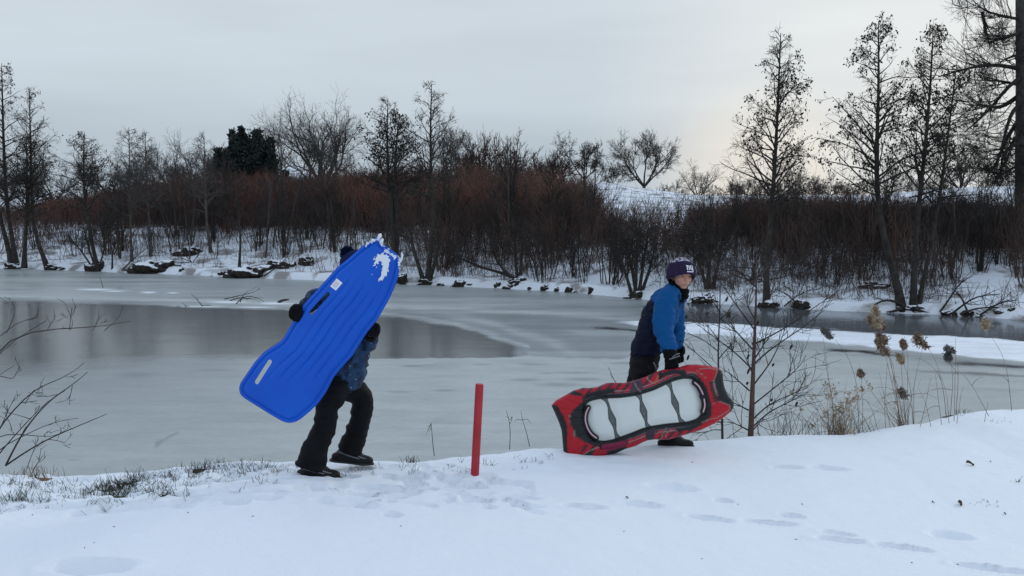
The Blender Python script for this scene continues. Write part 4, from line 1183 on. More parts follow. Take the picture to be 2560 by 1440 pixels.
# trousers: baggy, flared over the boots
tp = [chain([pel + (0, 0, 0.04), hipR, W(818, 1025, 6.09), kneeR, W(793, 1108, 6.07), W(780, 1150, 6.07), W(776, 1167, 6.07)], [0.112, 0.090, 0.074, 0.074, 0.082, 0.094, 0.100], 18, flat=True),
      chain([pel + (0, 0, 0.04), hipL, W(894, 982, 6.29), W(907, 1002, 6.30), W(902, 1046, 6.31), W(888, 1088, 6.32), W(874, 1126, 6.33)], [0.112, 0.096, 0.082, 0.076, 0.068, 0.076, 0.084], 18, flat=True),
      chain([wai + (0, 0, -0.04), pel], [0.115, 0.12], 18)]
blob('trousers', tp, 0.009, 2, black_cloth, child1, b1o, folds(0.010, 9, (0.6, 0.6, 1.6), 3))
# jacket: dark teal print, flecked with snow
jk1 = mat_new('patterned_jacket', (0.02, 0.06, 0.12), 0.6, 0.3)
t_, b_ = nodes(jk1)
tcc = t_.nodes.new('ShaderNodeTexCoord'); vo = t_.nodes.new('ShaderNodeTexVoronoi'); vo.inputs['Scale'].default_value = 26
mpp = t_.nodes.new('ShaderNodeMapping'); mpp.inputs['Scale'].default_value = (1.6, 1, 0.6); t_.links.new(tcc.outputs['Object'], mpp.inputs[0]); t_.links.new(mpp.outputs[0], vo.inputs['Vector'])
rp = t_.nodes.new('ShaderNodeValToRGB'); rp.color_ramp.interpolation = 'CONSTANT'
rp.color_ramp.elements[0].color = (0.005, 0.014, 0.04, 1); rp.color_ramp.elements[1].position = 0.38; rp.color_ramp.elements[1].color = (0.007, 0.046, 0.11, 1)
e = rp.color_ramp.elements.new(0.62); e.color = (0.006, 0.03, 0.09, 1); e = rp.color_ramp.elements.new(0.86); e.color = (0.007, 0.042, 0.10, 1)
sx = t_.nodes.new('ShaderNodeSeparateColor'); t_.links.new(vo.outputs['Color'], sx.inputs[0]); t_.links.new(sx.outputs[0], rp.inputs[0])
n2 = t_.nodes.new('ShaderNodeTexNoise'); n2.inputs['Scale'].default_value = 55; t_.links.new(tcc.outputs['Object'], n2.inputs['Vector'])
m2 = t_.nodes.new('ShaderNodeMapRange'); m2.inputs['From Min'].default_value = 0.70; m2.inputs['From Max'].default_value = 0.74; t_.links.new(n2.outputs['Fac'], m2.inputs['Value'])
mx = t_.nodes.new('ShaderNodeMix'); mx.data_type = 'RGBA'; t_.links.new(m2.outputs[0], mx.inputs[0]); t_.links.new(rp.outputs[0], mx.inputs[6]); mx.inputs[7].default_value = (0.5, 0.55, 0.62, 1)
t_.links.new(mx.outputs[2], b_.inputs['Base Color'])
jp = [chain([nec - (0, 0, 0.03), che, wai, W(864, 930, 6.2)], [0.105, 0.150, 0.142, 0.138], 20), chain([shR + (0.01, 0.05, 0), shR, elR, W(768, 764, 6.03)], [0.08, 0.075, 0.062, 0.052], 16), chain([shL + (0, -0.05, 0), shL, elL, W(926, 845, 6.08)], [0.08, 0.075, 0.064, 0.05], 16), chain([nec + (0, 0, 0.02), nec - (0, 0, 0.03)], [0.075, 0.09], 16)]
blob('jacket', jp, 0.010, 3, jk1, child1, b1o, folds(0.012, 12, (0.8, 0.8, 1.4), 8))
# gloves closed on the sled's edges
blob('glove', hand_parts(wrR, (-0.22, -0.95, 0.05), (0.95, -0.05, -0.15), 0.62, 1.08, -1, bulk=1.5), 0.0055, 2, black_glove, child1, b1o)
blob('glove', hand_parts(wrL, (0.28, -0.75, 0.25), (-0.9, -0.3, 0.2), 0.62, 1.02, 1, bulk=1.35), 0.0055, 2, black_glove, child1, b1o)
for a, tdir, nm in ((W(780, 1157, 6.07), (1, 0.0, -0.02), 0), (W(868, 1127, 6.33), (0.98, 0.05, -0.12), 1)):
    a = a.copy()
    gz = ground_z(a[0] + 0.05, a[1])
    a[2] = max(a[2] if nm else 0, gz + 0.068) if nm else gz + 0.060
    up_, so_ = boot_parts(a, tdir, 0.25, 0.085)
    bt = blob('boot', up_, 0.007, 3, boot_mat, child1, b1o)
    plain('sole', so_, sole_mat, bt, b1o)
    tv = nrm3(tdir); q0 = a + np.array((0, -0.047, 0)); 
    plain('stripe', [chain([q0 - tv * 0.05 + (0, 0.004, 0.0), q0 + tv * 0.02 + (0, -0.003, -0.018), q0 + tv * 0.085 + (0, 0.004, -0.034)], [0.005, 0.006, 0.004], 8), chain([q0 + tv * 0.07 + (0, 0.006, -0.012), q0 + tv * 0.10 + (0, 0.008, -0.026), q0 + tv * 0.13 + (0, 0.012, -0.032)], [0.005, 0.005, 0.003], 8)], grey_trim, bt, b1o)
# knitted hat with pompom
hat1 = mat_new('dark_blue_knit', (0.010, 0.018, 0.06), 0.9, 0.1)
add_bump(hat1, 160, 0.7, 0.004, 3)
blob('hat', [ell(hc1 + u1 * 0.042 - f1 * 0.008, [f1 * 0.112, s1 * 0.094, u1 * 0.088]), chain([hc1 + u1 * 0.030 + f1 * 0.062, hc1 + u1 * 0.028 + s1 * 0.062, hc1 + u1 * 0.026 - f1 * 0.075, hc1 + u1 * 0.028 - s1 * 0.062, hc1 + u1 * 0.030 + f1 * 0.062], [0.040] * 5, 12, n=40)], 0.008, 3, hat1, child1, b1o, folds(0.003, 40, None, 2))
Tb = Tubes(); rng = np.random.default_rng(3)
pc = hc1 + u1 * 0.098 - f1 * 0.072
dd = unit(rng.normal(0, 1, (420, 3)))
bb, rb = grow(rng, np.repeat(pc[None], 420, 0), dd, 0.052, 0.0032, 0.002, 2, 0.12, -0.1)
Tb.add(bb, rb, 3)
pm = Tb.build('pompom', hat1, child1, b1o)
band1 = mat_new('white_knit', (0.62, 0.64, 0.68), 0.9, 0.1)
add_bump(band1, 160, 0.7, 0.004, 3)
ring = [hc1 + u1 * 0.012 + (f1 * math.cos(a) * 0.112 + s1 * math.sin(a) * 0.096) - f1 * 0.006 for a in np.linspace(0, 2 * math.pi, 37)]
plain('hat_band', [chain(ring, [0.010] * 37, 8, n=60)], band1, child1, b1o)

# ---------------------------------------------------------------- blue plastic sled
SL = [(952, 584), (958, 600), (966, 614), (980, 621), (993, 628), (1004, 642), (1005, 655), (1001, 672), (996, 695), (989, 715), (980, 735), (970, 754), (960, 771), (944, 798), (915, 833), (896, 862), (878, 891), (856, 914), (842, 930), (830, 945), (812, 980), (789, 1012), (770, 1030), (752, 1045), (738, 1055), (722, 1060), (706, 1058), (690, 1050), (660, 1032),
      (630, 1013), (604, 997), (594, 988), (591, 974), (594, 960), (604, 946), (633, 904), (656, 880), (679, 865), (700, 852), (710, 838), (728, 806), (752, 766), (775, 741), (798, 716), (822, 690), (844, 665), (864, 650), (881, 636), (908, 612), (932, 596), (944, 590)]
def smooth_closed(P, n, it=2):
    P = np.asarray(P, float)
    Q = np.concatenate([P, P[:1]])
    d = np.concatenate([[0], np.cumsum(np.linalg.norm(np.diff(Q, axis=0), axis=1))])
    t = np.linspace(0, d[-1], n + 1)[:-1]
    R = np.stack([np.interp(t, d, Q[:, k]) for k in range(2)], 1)
    for _ in range(it):
        R = 0.25 * np.roll(R, 1, 0) + 0.5 * R + 0.25 * np.roll(R, -1, 0)
    return R
def dist2(P, L, closed=True):
    """distance of 2D points to a polyline"""
    L = np.asarray(L, float); A = L; B = np.roll(L, -1, 0)
    if not closed:
        A, B = L[:-1], L[1:]
    out = np.full(len(P), 1e9)
    for a, b in zip(A, B):
        d = b - a; q = d @ d
        if q < 1e-12: continue
        t = np.clip(((P - a) @ d) / q, 0, 1)
        out = np.minimum(out, np.hypot(*(P - a - t[:, None] * d).T))
    return out
def inside2(P, poly):
    poly = np.asarray(poly, float); x, y = P.T; r = np.zeros(len(P), bool)
    for (x1, y1), (x2, y2) in zip(poly, np.roll(poly, -1, 0)):
        c = ((y1 > y) != (y2 > y)) & (x < (x2 - x1) * (y - y1) / ((y2 - y1) if y2 != y1 else 1e-9) + x1)
        r ^= c
    return r
# the sled's own flat frame: px along photo axes, origin at its middle; leans back a little at the nose
S0 = W(800, 820, 5.86)
sS = 5.86 / F
sx_ = np.array((1.0, 0, 0)); sy_ = nrm3((0.02, -0.13, -1)); sn_ = nrm3(np.cross(sx_, sy_)); sn_ = sn_ if sn_[1] < 0 else -sn_
def sled_pt(P, h):
    P = np.asarray(P, float)
    return S0 + np.outer((P[:, 0] - 800) * sS, sx_) + np.outer((P[:, 1] - 820) * sS, sy_) + np.outer(h, sn_)
ax = nrm3((952 - 657, 584 - 1025)); bx = np.array((-ax[1], ax[0]))
out_px = smooth_closed(SL, 260, 2)
oa = out_px @ ax; ob = out_px @ bx
def scan(a):
    xs = []
    for i in range(len(oa)):
        j = (i + 1) % len(oa)
        if (oa[i] > a) != (oa[j] > a):
            xs.append(ob[i] + (ob[j] - ob[i]) * (a - oa[i]) / (oa[j] - oa[i]))
    return min(xs), max(xs)
na, nb_ = 260, 150
av = oa.min() + (oa.max() - oa.min()) * (0.5 - 0.5 * np.cos(np.linspace(0.02, math.pi - 0.02, na))) ** 1.0
vv = 0.5 - 0.5 * np.cos(np.linspace(0, math.pi, nb_))
P2 = []; VV = []; UU = []
for a in av:
    l, r = scan(a)
    b = l + (r - l) * vv
    P2.append(np.outer(np.full(nb_, a), ax) + np.outer(b, bx)); VV.append(vv); UU.append(np.full(nb_, (a - oa.min()) / (oa.max() - oa.min())))
P2 = np.concatenate(P2); VV = np.concatenate(VV); UU = np.concatenate(UU)
def sled_h(P, U, Vn):
    d = dist2(P, out_px[::2]) * sS
    h = 0.016 * sm(d, 0.004, 0.016) - 0.004 * sm(d, 0.016, 0.024) + 0.026 * sm(d, 0.024, 0.050) + 0.034 * sm(d, 0.04, 0.17)
    for k, g in enumerate((0.30, 0.42, 0.54, 0.66, 0.78)):
        c = g + 0.03 * (U - 0.5)
        on = sm(U, 0.10 + 0.03 * k, 0.17 + 0.03 * k) * (1 - sm(U, 0.70, 0.84))
        w = 0.020
        h -= 0.009 * on * (np.exp(-(((Vn - c) / w) ** 2)))
    # handle recess pads
    return h - 0.05 * 0
Hh = sled_h(P2, UU, VV)
Vw = sled_pt(P2, Hh - 0.03)
sled_mat = mat_new('blue_plastic', (0.000, 0.092, 0.56), 0.38, 0.28)
add_noise_color(sled_mat, (0.000, 0.084, 0.53), (0.001, 0.102, 0.60), 3.0, 3)
add_bump(sled_mat, 40, 0.06, 0.004, 4)
sb = np.array(S0)
# hull with real thickness; the two hand slots are cut out of it
hull = mesh_np('hull', Vw - sb, grid_faces(nb_, na))
tmp = bpy.data.objects.new('tmp', hull); col.objects.link(tmp)
so = tmp.modifiers.new('s', 'SOLIDIFY'); so.thickness = 0.006; so.offset = 0
cuts = []
for (a, b, w) in (((674, 905), (642, 955), 11.5), ((822, 735), (780, 781), 11.0)):
    a = np.array(a, float); b = np.array(b, float); d = nrm3(b - a); nn_ = np.array((-d[1], d[0])); r = w / 2
    pl = [a + nn_ * r * math.cos(t) - d * r * math.sin(t) for t in np.linspace(0, math.pi, 9)] + [b - nn_ * r * math.cos(t) + d * r * math.sin(t) for t in np.linspace(0, math.pi, 9)]
    pl = np.array(pl); n_ = len(pl)
    V3 = np.concatenate([sled_pt(pl, np.full(n_, -0.2)), sled_pt(pl, np.full(n_, 0.2))]) - sb
    me = bpy.data.meshes.new('c'); me.from_pydata([tuple(v) for v in V3], [], [tuple(range(n_))[::-1], tuple(range(n_, 2 * n_))] + [(i, (i + 1) % n_, n_ + (i + 1) % n_, n_ + i) for i in range(n_)])
    bm = bmesh.new(); bm.from_mesh(me); bmesh.ops.recalc_face_normals(bm, faces=bm.faces); bm.to_mesh(me); bm.free()
    co = bpy.data.objects.new('c', me); col.objects.link(co); cuts.append(co)
    bo = tmp.modifiers.new('b', 'BOOLEAN'); bo.operation = 'DIFFERENCE'; bo.object = co; bo.solver = 'EXACT'
dg = bpy.context.evaluated_depsgraph_get()
hm = bpy.data.meshes.new_from_object(tmp.evaluated_get(dg)); hm.name = 'hull'
for c in cuts: bpy.data.objects.remove(c)
bpy.data.objects.remove(tmp)
hm.polygons.foreach_set('use_smooth', np.ones(len(hm.polygons), bool))
if hasattr(hm, 'set_sharp_from_angle'): hm.set_sharp_from_angle(angle=rad(50))
sled = empty('plastic_sled', sb, 'bright blue plastic toboggan held up slantwise, ribbed underside showing, snow on its nose', 'sled')
obj('hull', hm, sled_mat, sled)
# white care sticker on the hull
def uv_of(P):
    P = np.asarray(P, float); a = P @ ax; b = P @ bx
    U = (a - oa.min()) / (oa.max() - oa.min())
    Vn = np.array([(bb - scan(aa)[0]) / (scan(aa)[1] - scan(aa)[0]) for aa, bb in zip(a, b)])
    return U, Vn
def on_hull(P, lift):
    U, Vn = uv_of(P)
    return sled_pt(P, sled_h(np.asarray(P, float), U, Vn) - 0.03 + 0.003 + lift)
q = np.array([(845, 695), (860, 707), (843, 726), (828, 715)], float)
g = 12; st = np.linspace(0, 1, g)
PP = np.array([(q[0] * (1 - s) + q[1] * s) * (1 - t) + (q[3] * (1 - s) + q[2] * s) * t for t in st for s in st])
stm = mesh_np('sticker', on_hull(PP, 0.0016) - sb, grid_faces(g, g))
st_mat = mat_new('white_sticker', (0.78, 0.79, 0.82), 0.5, 0.4)
t_, b_ = nodes(st_mat); a_ = use_attr(st_mat)
inn = np.array([(0.66, 0.60, 0.62) if (0.15 < (k % g) / (g - 1) < 0.8 and 0.2 < (k // g) / (g - 1) < 0.85) else (0.80, 0.81, 0.84) for k in range(g * g)])
set_color(stm, 'paint', inn)
obj('sticker', stm, st_mat, sled)
# snow caked on the nose
sn_polys = [([(948, 633), (973, 631), (980, 645), (978, 666), (973, 682), (956, 704), (947, 697), (955, 680), (963, 666), (956, 655), (947, 664), (938, 668), (941, 652)], 1), ([(948, 588), (952, 582), (958, 590), (960, 602), (964, 614), (958, 610), (952, 603), (944, 601), (930, 605), (918, 615), (918, 608), (932, 596)], 1), ([(964, 616), (978, 622), (992, 632), (996, 640), (988, 650), (976, 640), (966, 634), (962, 626)], 0.6),
            ([(998, 636), (1005, 640), (1006, 652), (1002, 668), (999, 660), (997, 648)], 0.9), ([(932, 690), (938, 672), (941, 668), (936, 684)], 0.5), ([(940, 724), (950, 710), (952, 709), (944, 726)], 0.6), ([(880, 640), (886, 634), (890, 636), (884, 646)], 0.5), ([(1004, 628), (1009, 632), (1012, 664), (1009, 668), (1006, 648)], 1)]
mask = np.zeros(len(P2))
_al = P2 @ ax; _bl = P2 @ bx
nzv = 0.6 * fbm(_al * 0.07, _bl * 0.22, 4) + 0.7 * fbm(P2[:, 0] * 0.3, P2[:, 1] * 0.3, 3)
for pl, k in sn_polys:
    pl = np.array(pl, float)
    ins = inside2(P2, pl); d = dist2(P2, pl)
    mask = np.maximum(mask, k * np.clip(0.5 + np.where(ins, d, -d) / 7.0 + nzv * 1.5, 0, 1))
mask = np.where(UU > 0.45, mask, 0)
keep = (mask > 0.42)
Qg = grid_faces(nb_, na); fk = keep[Qg].all(1)
Qs = Qg[fk]
used, inv = np.unique(Qs, return_inverse=True)
hS = Hh[used] - 0.03 + 0.0015 + 0.007 * sm(mask[used], 0.42, 1.0) * (0.8 + nzv[used])
snm = mesh_np('snow', sled_pt(P2[used], hS + 0.002) - sb, inv.reshape(-1, 4))
sn_mat = mat_new('clinging_snow', (0.80, 0.83, 0.88), 0.7, 0.2)
add_bump(sn_mat, 120, 0.5, 0.004, 3)
obj('snow', snm, sn_mat, sled)
lumps = [ell(sled_pt(np.array([p]), np.array([-0.02]))[0], [(r1_ * sS, 0, 0), (0, r1_ * sS, 0), (0.3 * r2_ * sS, 0, r2_ * sS)], 10, 8) for p, r1_, r2_ in (((952, 588), 5, 8), ((958, 600), 4, 8), ((1007, 645), 3, 13), ((1008, 630), 2, 6), ((1000, 660), 3, 8), ((936, 597), 6, 3), ((922, 606), 5, 3))]
blob('snow', lumps, 0.004, 1, sn_mat, sled, sb, folds(0.004, 60, None, 5))
# ---------------------------------------------------------------- the child in the knitted hat
DT = 7.42
b2o = np.array((W(1640, 1110, 7.4)[0], 7.4, ground_z(W(1640, 1110, 7.4)[0], 7.4)))
child2 = empty('person', b2o, 'child in purple knitted hat and two tone blue jacket dragging a red inflatable sled', 'person')
pel2, wai2, che2, upp2, nec2 = W(1612, 905, 7.42), W(1624, 860, 7.42), W(1648, 795, 7.42), W(1668, 752, 7.42), W(1688, 728, 7.41)
hc2 = W(1703, 689, 7.38)
f2 = nrm3((0.30, -0.95, -0.05)); u2 = nrm3((0.06, 0.0, 1.0)); u2 = nrm3(u2 - f2 * (u2 @ f2)); s2 = np.cross(u2, f2)
shr, elr, wrr = W(1664, 760, 7.26), W(1656, 818, 7.18), W(1673, 872, 7.10)
shl, ell_, wrl = W(1684, 762, 7.56), W(1692, 815, 7.60), W(1690, 862, 7.55)
hr, kr, ar = W(1606, 925, 7.35), W(1634, 1010, 7.28), W(1670, 1082, 7.38)
hl, kl, al = W(1606, 925, 7.50), W(1582, 1005, 7.50), W(1540, 1070, 7.50)
parts = head_parts(hc2, f2, u2, s2)
parts += [chain([hc2 - u2 * 0.05 - f2 * 0.02, nec2], [0.05, 0.055]), chain([nec2, upp2, che2, wai2, pel2], [0.07, 0.09, 0.105, 0.085, 0.085]), chain([upp2, shr, elr, wrr], [0.06, 0.05, 0.038, 0.028]), chain([upp2, shl, ell_, wrl], [0.06, 0.05, 0.038, 0.028]), chain([hr, kr, ar], [0.075, 0.052, 0.04]), chain([hl, kl, al], [0.075, 0.052, 0.04])]
body2 = blob('body', parts, 0.005, 2, skin, child2, b2o, paint=head_paint(hc2, f2, u2, s2))
for k in (-1, 1):
    ec = hc2 + f2 * 0.078 + s2 * k * 0.029 + u2 * 0.002
    ey = plain('eye', [ell(ec, [f2 * 0.008, s2 * 0.0115, u2 * 0.0055], 12, 8)], eye_white, child2, b2o)
    plain('iris', [ell(ec + f2 * 0.0065 + s2 * 0.001, [f2 * 0.004, s2 * 0.0065, u2 * 0.0052], 10, 6)], iris_mat, ey, b2o)
# hair at the temples
hair_m = mat_new('brown_hair', (0.09, 0.05, 0.03), 0.6, 0.3)
hp = []
for k in (-1, 1):
    hp += [chain([hc2 + s2 * k * 0.074 + f2 * 0.035 + u2 * 0.03, hc2 + s2 * k * 0.077 + f2 * 0.022 - u2 * 0.01, hc2 + s2 * k * 0.074 + f2 * 0.012 - u2 * 0.04], [0.010, 0.009, 0.004], 8)]
plain('hair', hp, hair_m, child2, b2o)
# jacket: royal blue sleeves, shoulders and front, navy back and skirt
jk2 = mat_new('two_tone_jacket', (0.01, 0.1, 0.45), 0.75, 0.15)
use_attr(jk2)
add_bump(jk2, 420, 0.15, 0.001, 2)
armR = [W(1676, 742, 7.30), shr, elr, wrr]; armL = [W(1690, 748, 7.54), shl, ell_, wrl]
def jpaint(P):
    x, y = proj(P)
    C = np.tile(np.array((0.004, 0.006, 0.020)), (len(P), 1))
    br = np.array((0.002, 0.072, 0.225))
    dT = poly_dist(P, [nec2, upp2, che2, wai2, pel2]) - 0.135
    dR = poly_dist(P, armR) - 0.07; dL = poly_dist(P, armL) - 0.07
    slv = 1 / (1 + np.exp((np.minimum(dR, dL) - dT - 0.0) / 0.006))
    line = np.interp(x, [1590, 1640, 1668, 1686, 1720], [705, 762, 772, 900, 900])     # yoke seam and front panel
    yoke = 1 / (1 + np.exp((y - line) / 2.0))
    m = np.maximum(slv, yoke)
    m = m * (1 - ((y > 866) & (slv < 0.5)))
    zip_ = np.exp(-((x - np.interp(y, [730, 760, 800], [1697, 1700, 1700])) / 3.0) ** 2) * (y < 772) * (y > 735)
    C = C * (1 - m[:, None]) + br * m[:, None]
    C = C * (1 - 0.85 * zip_[:, None])
    cuff = np.maximum(np.exp(-((poly_dist(P, [W(1652, 868, 7.1), W(1690, 862, 7.1)]) / 0.012) ** 2)), 0) * 0.35
    return C * (1 - cuff[:, None])
jp = [chain([nec2 - (0.01, 0, 0.01), upp2, che2, wai2, W(1613, 872, 7.42), W(1611, 878, 7.42)], [0.085, 0.122, 0.142, 0.122, 0.118, 0.112], 22, squash=((0, 1, 0), 1.15)),
      chain(armR + [W(1672, 861, 7.11)][:0], [0.085, 0.088, 0.078, 0.064], 18), chain(armL, [0.085, 0.080, 0.070, 0.058], 18), chain([nec2 + (0.005, 0, 0.02), nec2 - (0.02, 0, 0.03)], [0.066, 0.085], 16)]
blob('jacket', jp, 0.0085, 3, jk2, child2, b2o, folds(0.010, 12, (0.9, 0.9, 1.5), 12), jpaint)
# fleece gaiter round the neck and chin
blob('neck_gaiter', [chain([W(1690, 738, 7.40), nec2 + (0.0, 0, 0.0), hc2 - u2 * 0.070 - f2 * 0.008], [0.080, 0.074, 0.066], 18), ell(hc2 - u2 * 0.118 + f2 * 0.042, [f2 * 0.052, s2 * 0.058, u2 * 0.030]), ell(W(1708, 738, 7.33), [(0.045, 0, 0), (0, 0.05, 0), (0, 0, 0.035)]), ell(hc2 - u2 * 0.060 - f2 * 0.035, [f2 * 0.060, s2 * 0.080, u2 * 0.030])], 0.007, 3, wool_black, child2, b2o, folds(0.008, 22, (0.6, 0.6, 1.6), 6))
# trousers, boots, gloves
blob('trousers', [chain([W(1614, 872, 7.42), pel2, hr, kr, ar], [0.108, 0.118, 0.10, 0.082, 0.088], 18), chain([pel2, hl, kl, al], [0.115, 0.10, 0.082, 0.088], 18)], 0.012, 3, black_cloth, child2, b2o, folds(0.011, 12, (0.7, 0.7, 1.5), 21))
for a, td in ((W(1676, 1086, 7.4), (1, -0.05, 0)), (W(1540, 1076, 7.5), (1, 0, -0.15))):
    a = a.copy(); a[2] = ground_z(a[0] + 0.05, a[1]) + 0.064
    up_, so_ = boot_parts(a, td, 0.25, 0.085)
    bt = blob('boot', up_, 0.008, 3, boot_mat, child2, b2o)
    plain('sole', so_, sole_mat, bt, b2o)
hw = W(1676, 884, 7.07)
blob('glove', hand_parts(hw, (0.12, -0.08, -1), (-0.1, 0.95, -0.1), 0.55, 1.12, 1, bulk=1.5) + [chain([W(1671, 862, 7.11), W(1676, 890, 7.07)], [0.062, 0.052], 16)], 0.0055, 2, black_glove, child2, b2o, folds(0.004, 30, None, 9))
blob('glove', hand_parts(wrl, (0.15, -0.1, -1), (-0.3, -0.9, 0), 0.35, 1.0, -1, bulk=1.4) + [chain([W(1690, 852, 7.56), W(1690, 872, 7.55)], [0.055, 0.045], 14)], 0.0065, 2, black_glove, child2, b2o)
plain('cuff_strap', [chain([W(1674, 898, 6.995), W(1684, 895, 6.99), W(1698, 890, 7.03)], [0.004] * 3, 8), chain([W(1681, 893, 6.995), W(1690, 886, 7.01), W(1699, 884, 7.04)], [0.0035] * 3, 8)], grey_trim, child2, b2o)
plain('drawcord', [chain([W(1634, 907, 7.285), W(1638, 914, 7.28), W(1641, 922, 7.28)], [0.005] * 3, 8)], grey_trim, child2, b2o)

# knitted hat: dome with a deep purple cuff and a mottled grey crown
hat2 = mat_new('purple_knit', (0.05, 0.02, 0.12), 0.92, 0.1)
use_attr(hat2)
add_bump(hat2, 210, 0.8, 0.003, 2)
nu, nv = 96, 44
hV = []; hC = []
rg = np.random.default_rng(7)
tilt = nrm3(u2 - f2 * 0.16); hf = nrm3(f2 - tilt * (f2 @ tilt)); hs = np.cross(tilt, hf)
hcn = hc2 + u2 * 0.012 - f2 * 0.006
def hat_pt(ph, th, grow_=0.0):
    """ph round the head (0 = front), th from the crown down"""
    r = np.array((0.116, 0.102, 0.128)) + grow_
    return hcn + hf * (math.cos(ph) * math.sin(th) * r[0]) + hs * (math.sin(ph) * math.sin(th) * r[1]) + tilt * (math.cos(th) * r[2])
def rim_th(ph):                                   # lower at the nape and over the ears than on the brow
    return rad(92) + rad(30) * (0.5 - 0.5 * math.cos(ph)) ** 0.8 
for j in range(nv + 1):
    for i in range(nu):
        ph = 2 * math.pi * i / nu; thm = rim_th(ph)
        t = j / nv
        if t <= 0.9:
            th = thm * t / 0.9; g = 0.0
            if th > rad(50): g = 0.006 * float(sm(th, rad(50), rad(54)))
            g += 0.0014 * math.cos(ph * 30)
            P_ = hat_pt(ph, max(th, 0.001), g)
        else:
            P_ = hat_pt(ph, thm, 0.006 - 0.016 * (t - 0.9) / 0.1) - tilt * 0.0
            th = thm
        hV.append(P_)
        n_ = mnoise.noise(Vector(P_) * 45); n2_ = mnoise.noise(Vector(P_) * 90 + Vector((3, 1, 7)))
        edge_t = rad(40) + rad(12) * math.cos(ph - 0.4) * -1
        if th < rad(47) - rad(6) * math.cos(ph):
            c = np.array((0.42, 0.40, 0.46)) if n_ > -0.12 else np.array((0.045, 0.035, 0.07))
            c = c * (1 + 0.5 * n2_)
        else:
            c = np.array((0.027, 0.018, 0.048)) * (1 + 0.5 * n2_)
        hC.append(np.clip(c, 0.004, 1))
hF = np.array([(j * nu + i, j * nu + (i + 1) % nu, (j + 1) * nu + (i + 1) % nu, (j + 1) * nu + i) for j in range(nv) for i in range(nu)])
hme = mesh_np('hat', np.array(hV) - b2o, hF); set_color(hme, 'paint', np.array(hC))
hato = obj('hat', hme, hat2, child2)
# white stitched emblem: slab lower-case n and y joined by a foot bar, curved round the cuff
emb = mat_new('white_stitching', (0.80, 0.78, 0.86), 0.7, 0.2)
bars = [(0.0, 0.88, 0.24, 1.0), (0.08, 0.30, 0.21, 0.90), (0.21, 0.82, 0.46, 0.94), (0.36, 0.30, 0.49, 0.86), (0.61, 0.40, 0.74, 1.0), (0.72, 0.34, 0.92, 0.46), (0.90, 0.08, 1.03, 1.0), (0.08, 0.0, 1.03, 0.13)]
eV = []; eF = []
eph, eth, ew, eh = 0.12, rad(86), 0.56, rad(23)
for x0, y0, x1, y1 in bars:
    g = 5; k0 = len(eV)
    for lay in (0.0075, 0.0105):
        for a in range(g):
            for b in range(3):
                xx = x0 + (x1 - x0) * a / (g - 1); yy = y0 + (y1 - y0) * b / 2
                eV.append(hat_pt(eph + (xx - 0.52) * ew, eth - yy * eh, lay))
    def id_(l, a, b): return k0 + l * g * 3 + a * 3 + b
    for a in range(g - 1):
        for b in range(2):
            eF.append((id_(1, a, b), id_(1, a + 1, b), id_(1, a + 1, b + 1), id_(1, a, b + 1)))
    for a in range(g - 1):
        eF.append((id_(0, a, 0), id_(0, a + 1, 0), id_(1, a + 1, 0), id_(1, a, 0))); eF.append((id_(0, a, 2), id_(0, a + 1, 2), id_(1, a + 1, 2), id_(1, a, 2)))
    for b in range(2):
        eF.append((id_(0, 0, b), id_(0, 0, b + 1), id_(1, 0, b + 1), id_(1, 0, b))); eF.append((id_(0, g - 1, b), id_(0, g - 1, b + 1), id_(1, g - 1, b + 1), id_(1, g - 1, b)))
plain('emblem', [(np.array(eV), eF)], emb, hato, b2o, smooth=False)

# ---------------------------------------------------------------- red inflatable sled
OUT = [(1375, 1011), (1386, 999), (1402, 990), (1417, 982), (1432, 974), (1457, 967), (1473, 968), (1495, 965), (1505, 960), (1516, 956), (1530, 955), (1560, 956), (1575, 953), (1594, 948), (1617, 941), (1635, 932), (1659, 924), (1680, 921), (1697, 919), (1711, 915), (1725, 911), (1749, 911), (1774, 914), (1798, 919), (1808, 924), (1814, 934),
       (1814, 952), (1817, 968), (1824, 985), (1834, 998), (1841, 1010), (1839, 1020), (1834, 1029), (1817, 1043), (1791, 1060), (1756, 1076), (1721, 1086), (1697, 1093), (1669, 1100), (1635, 1099), (1617, 1101), (1600, 1108), (1586, 1115), (1560, 1122), (1534, 1133), (1513, 1137), (1485, 1141), (1447, 1140), (1412, 1136), (1404, 1126), (1402, 1098), (1400, 1074), (1394, 1055), (1384, 1031)]
INN = [(1461, 1030), (1460, 1015), (1465, 1003), (1477, 997), (1499, 992), (1523, 991), (1551, 990), (1586, 986), (1606, 981), (1635, 972), (1665, 958), (1687, 949), (1711, 944), (1732, 946), (1746, 962), (1755, 990), (1757, 1014), (1756, 1036), (1742, 1051), (1718, 1058), (1695, 1060), (1660, 1063), (1626, 1068), (1608, 1072), (1577, 1084), (1547, 1094), (1530, 1100), (1507, 1103), (1487, 1099), (1471, 1083), (1464, 1057)]
T0 = W(1610, 1036, 7.0); sT = 7.0 / F
tx_ = nrm3((1, 0.05, 0)); ty_ = nrm3((0.0, -0.16, -1)); ty_ = nrm3(ty_ - tx_ * (ty_ @ tx_)); tn_ = np.cross(tx_, ty_); tn_ = tn_ if tn_[1] < 0 else -tn_
def tube_pt(P, h):
    P = np.asarray(P, float)
    return T0 + np.outer((P[:, 0] - 1610) * sT, tx_) + np.outer((P[:, 1] - 1036) * sT, ty_) + np.outer(h, tn_)
NS = 420
O2 = smooth_closed(OUT, 2000, 6); I2 = smooth_closed(INN, 1600, 30)
def start_at(R, p, n):
    i = np.argmin(np.hypot(*(R - np.array(p)).T)); R = np.roll(R, -i, 0)
    return R
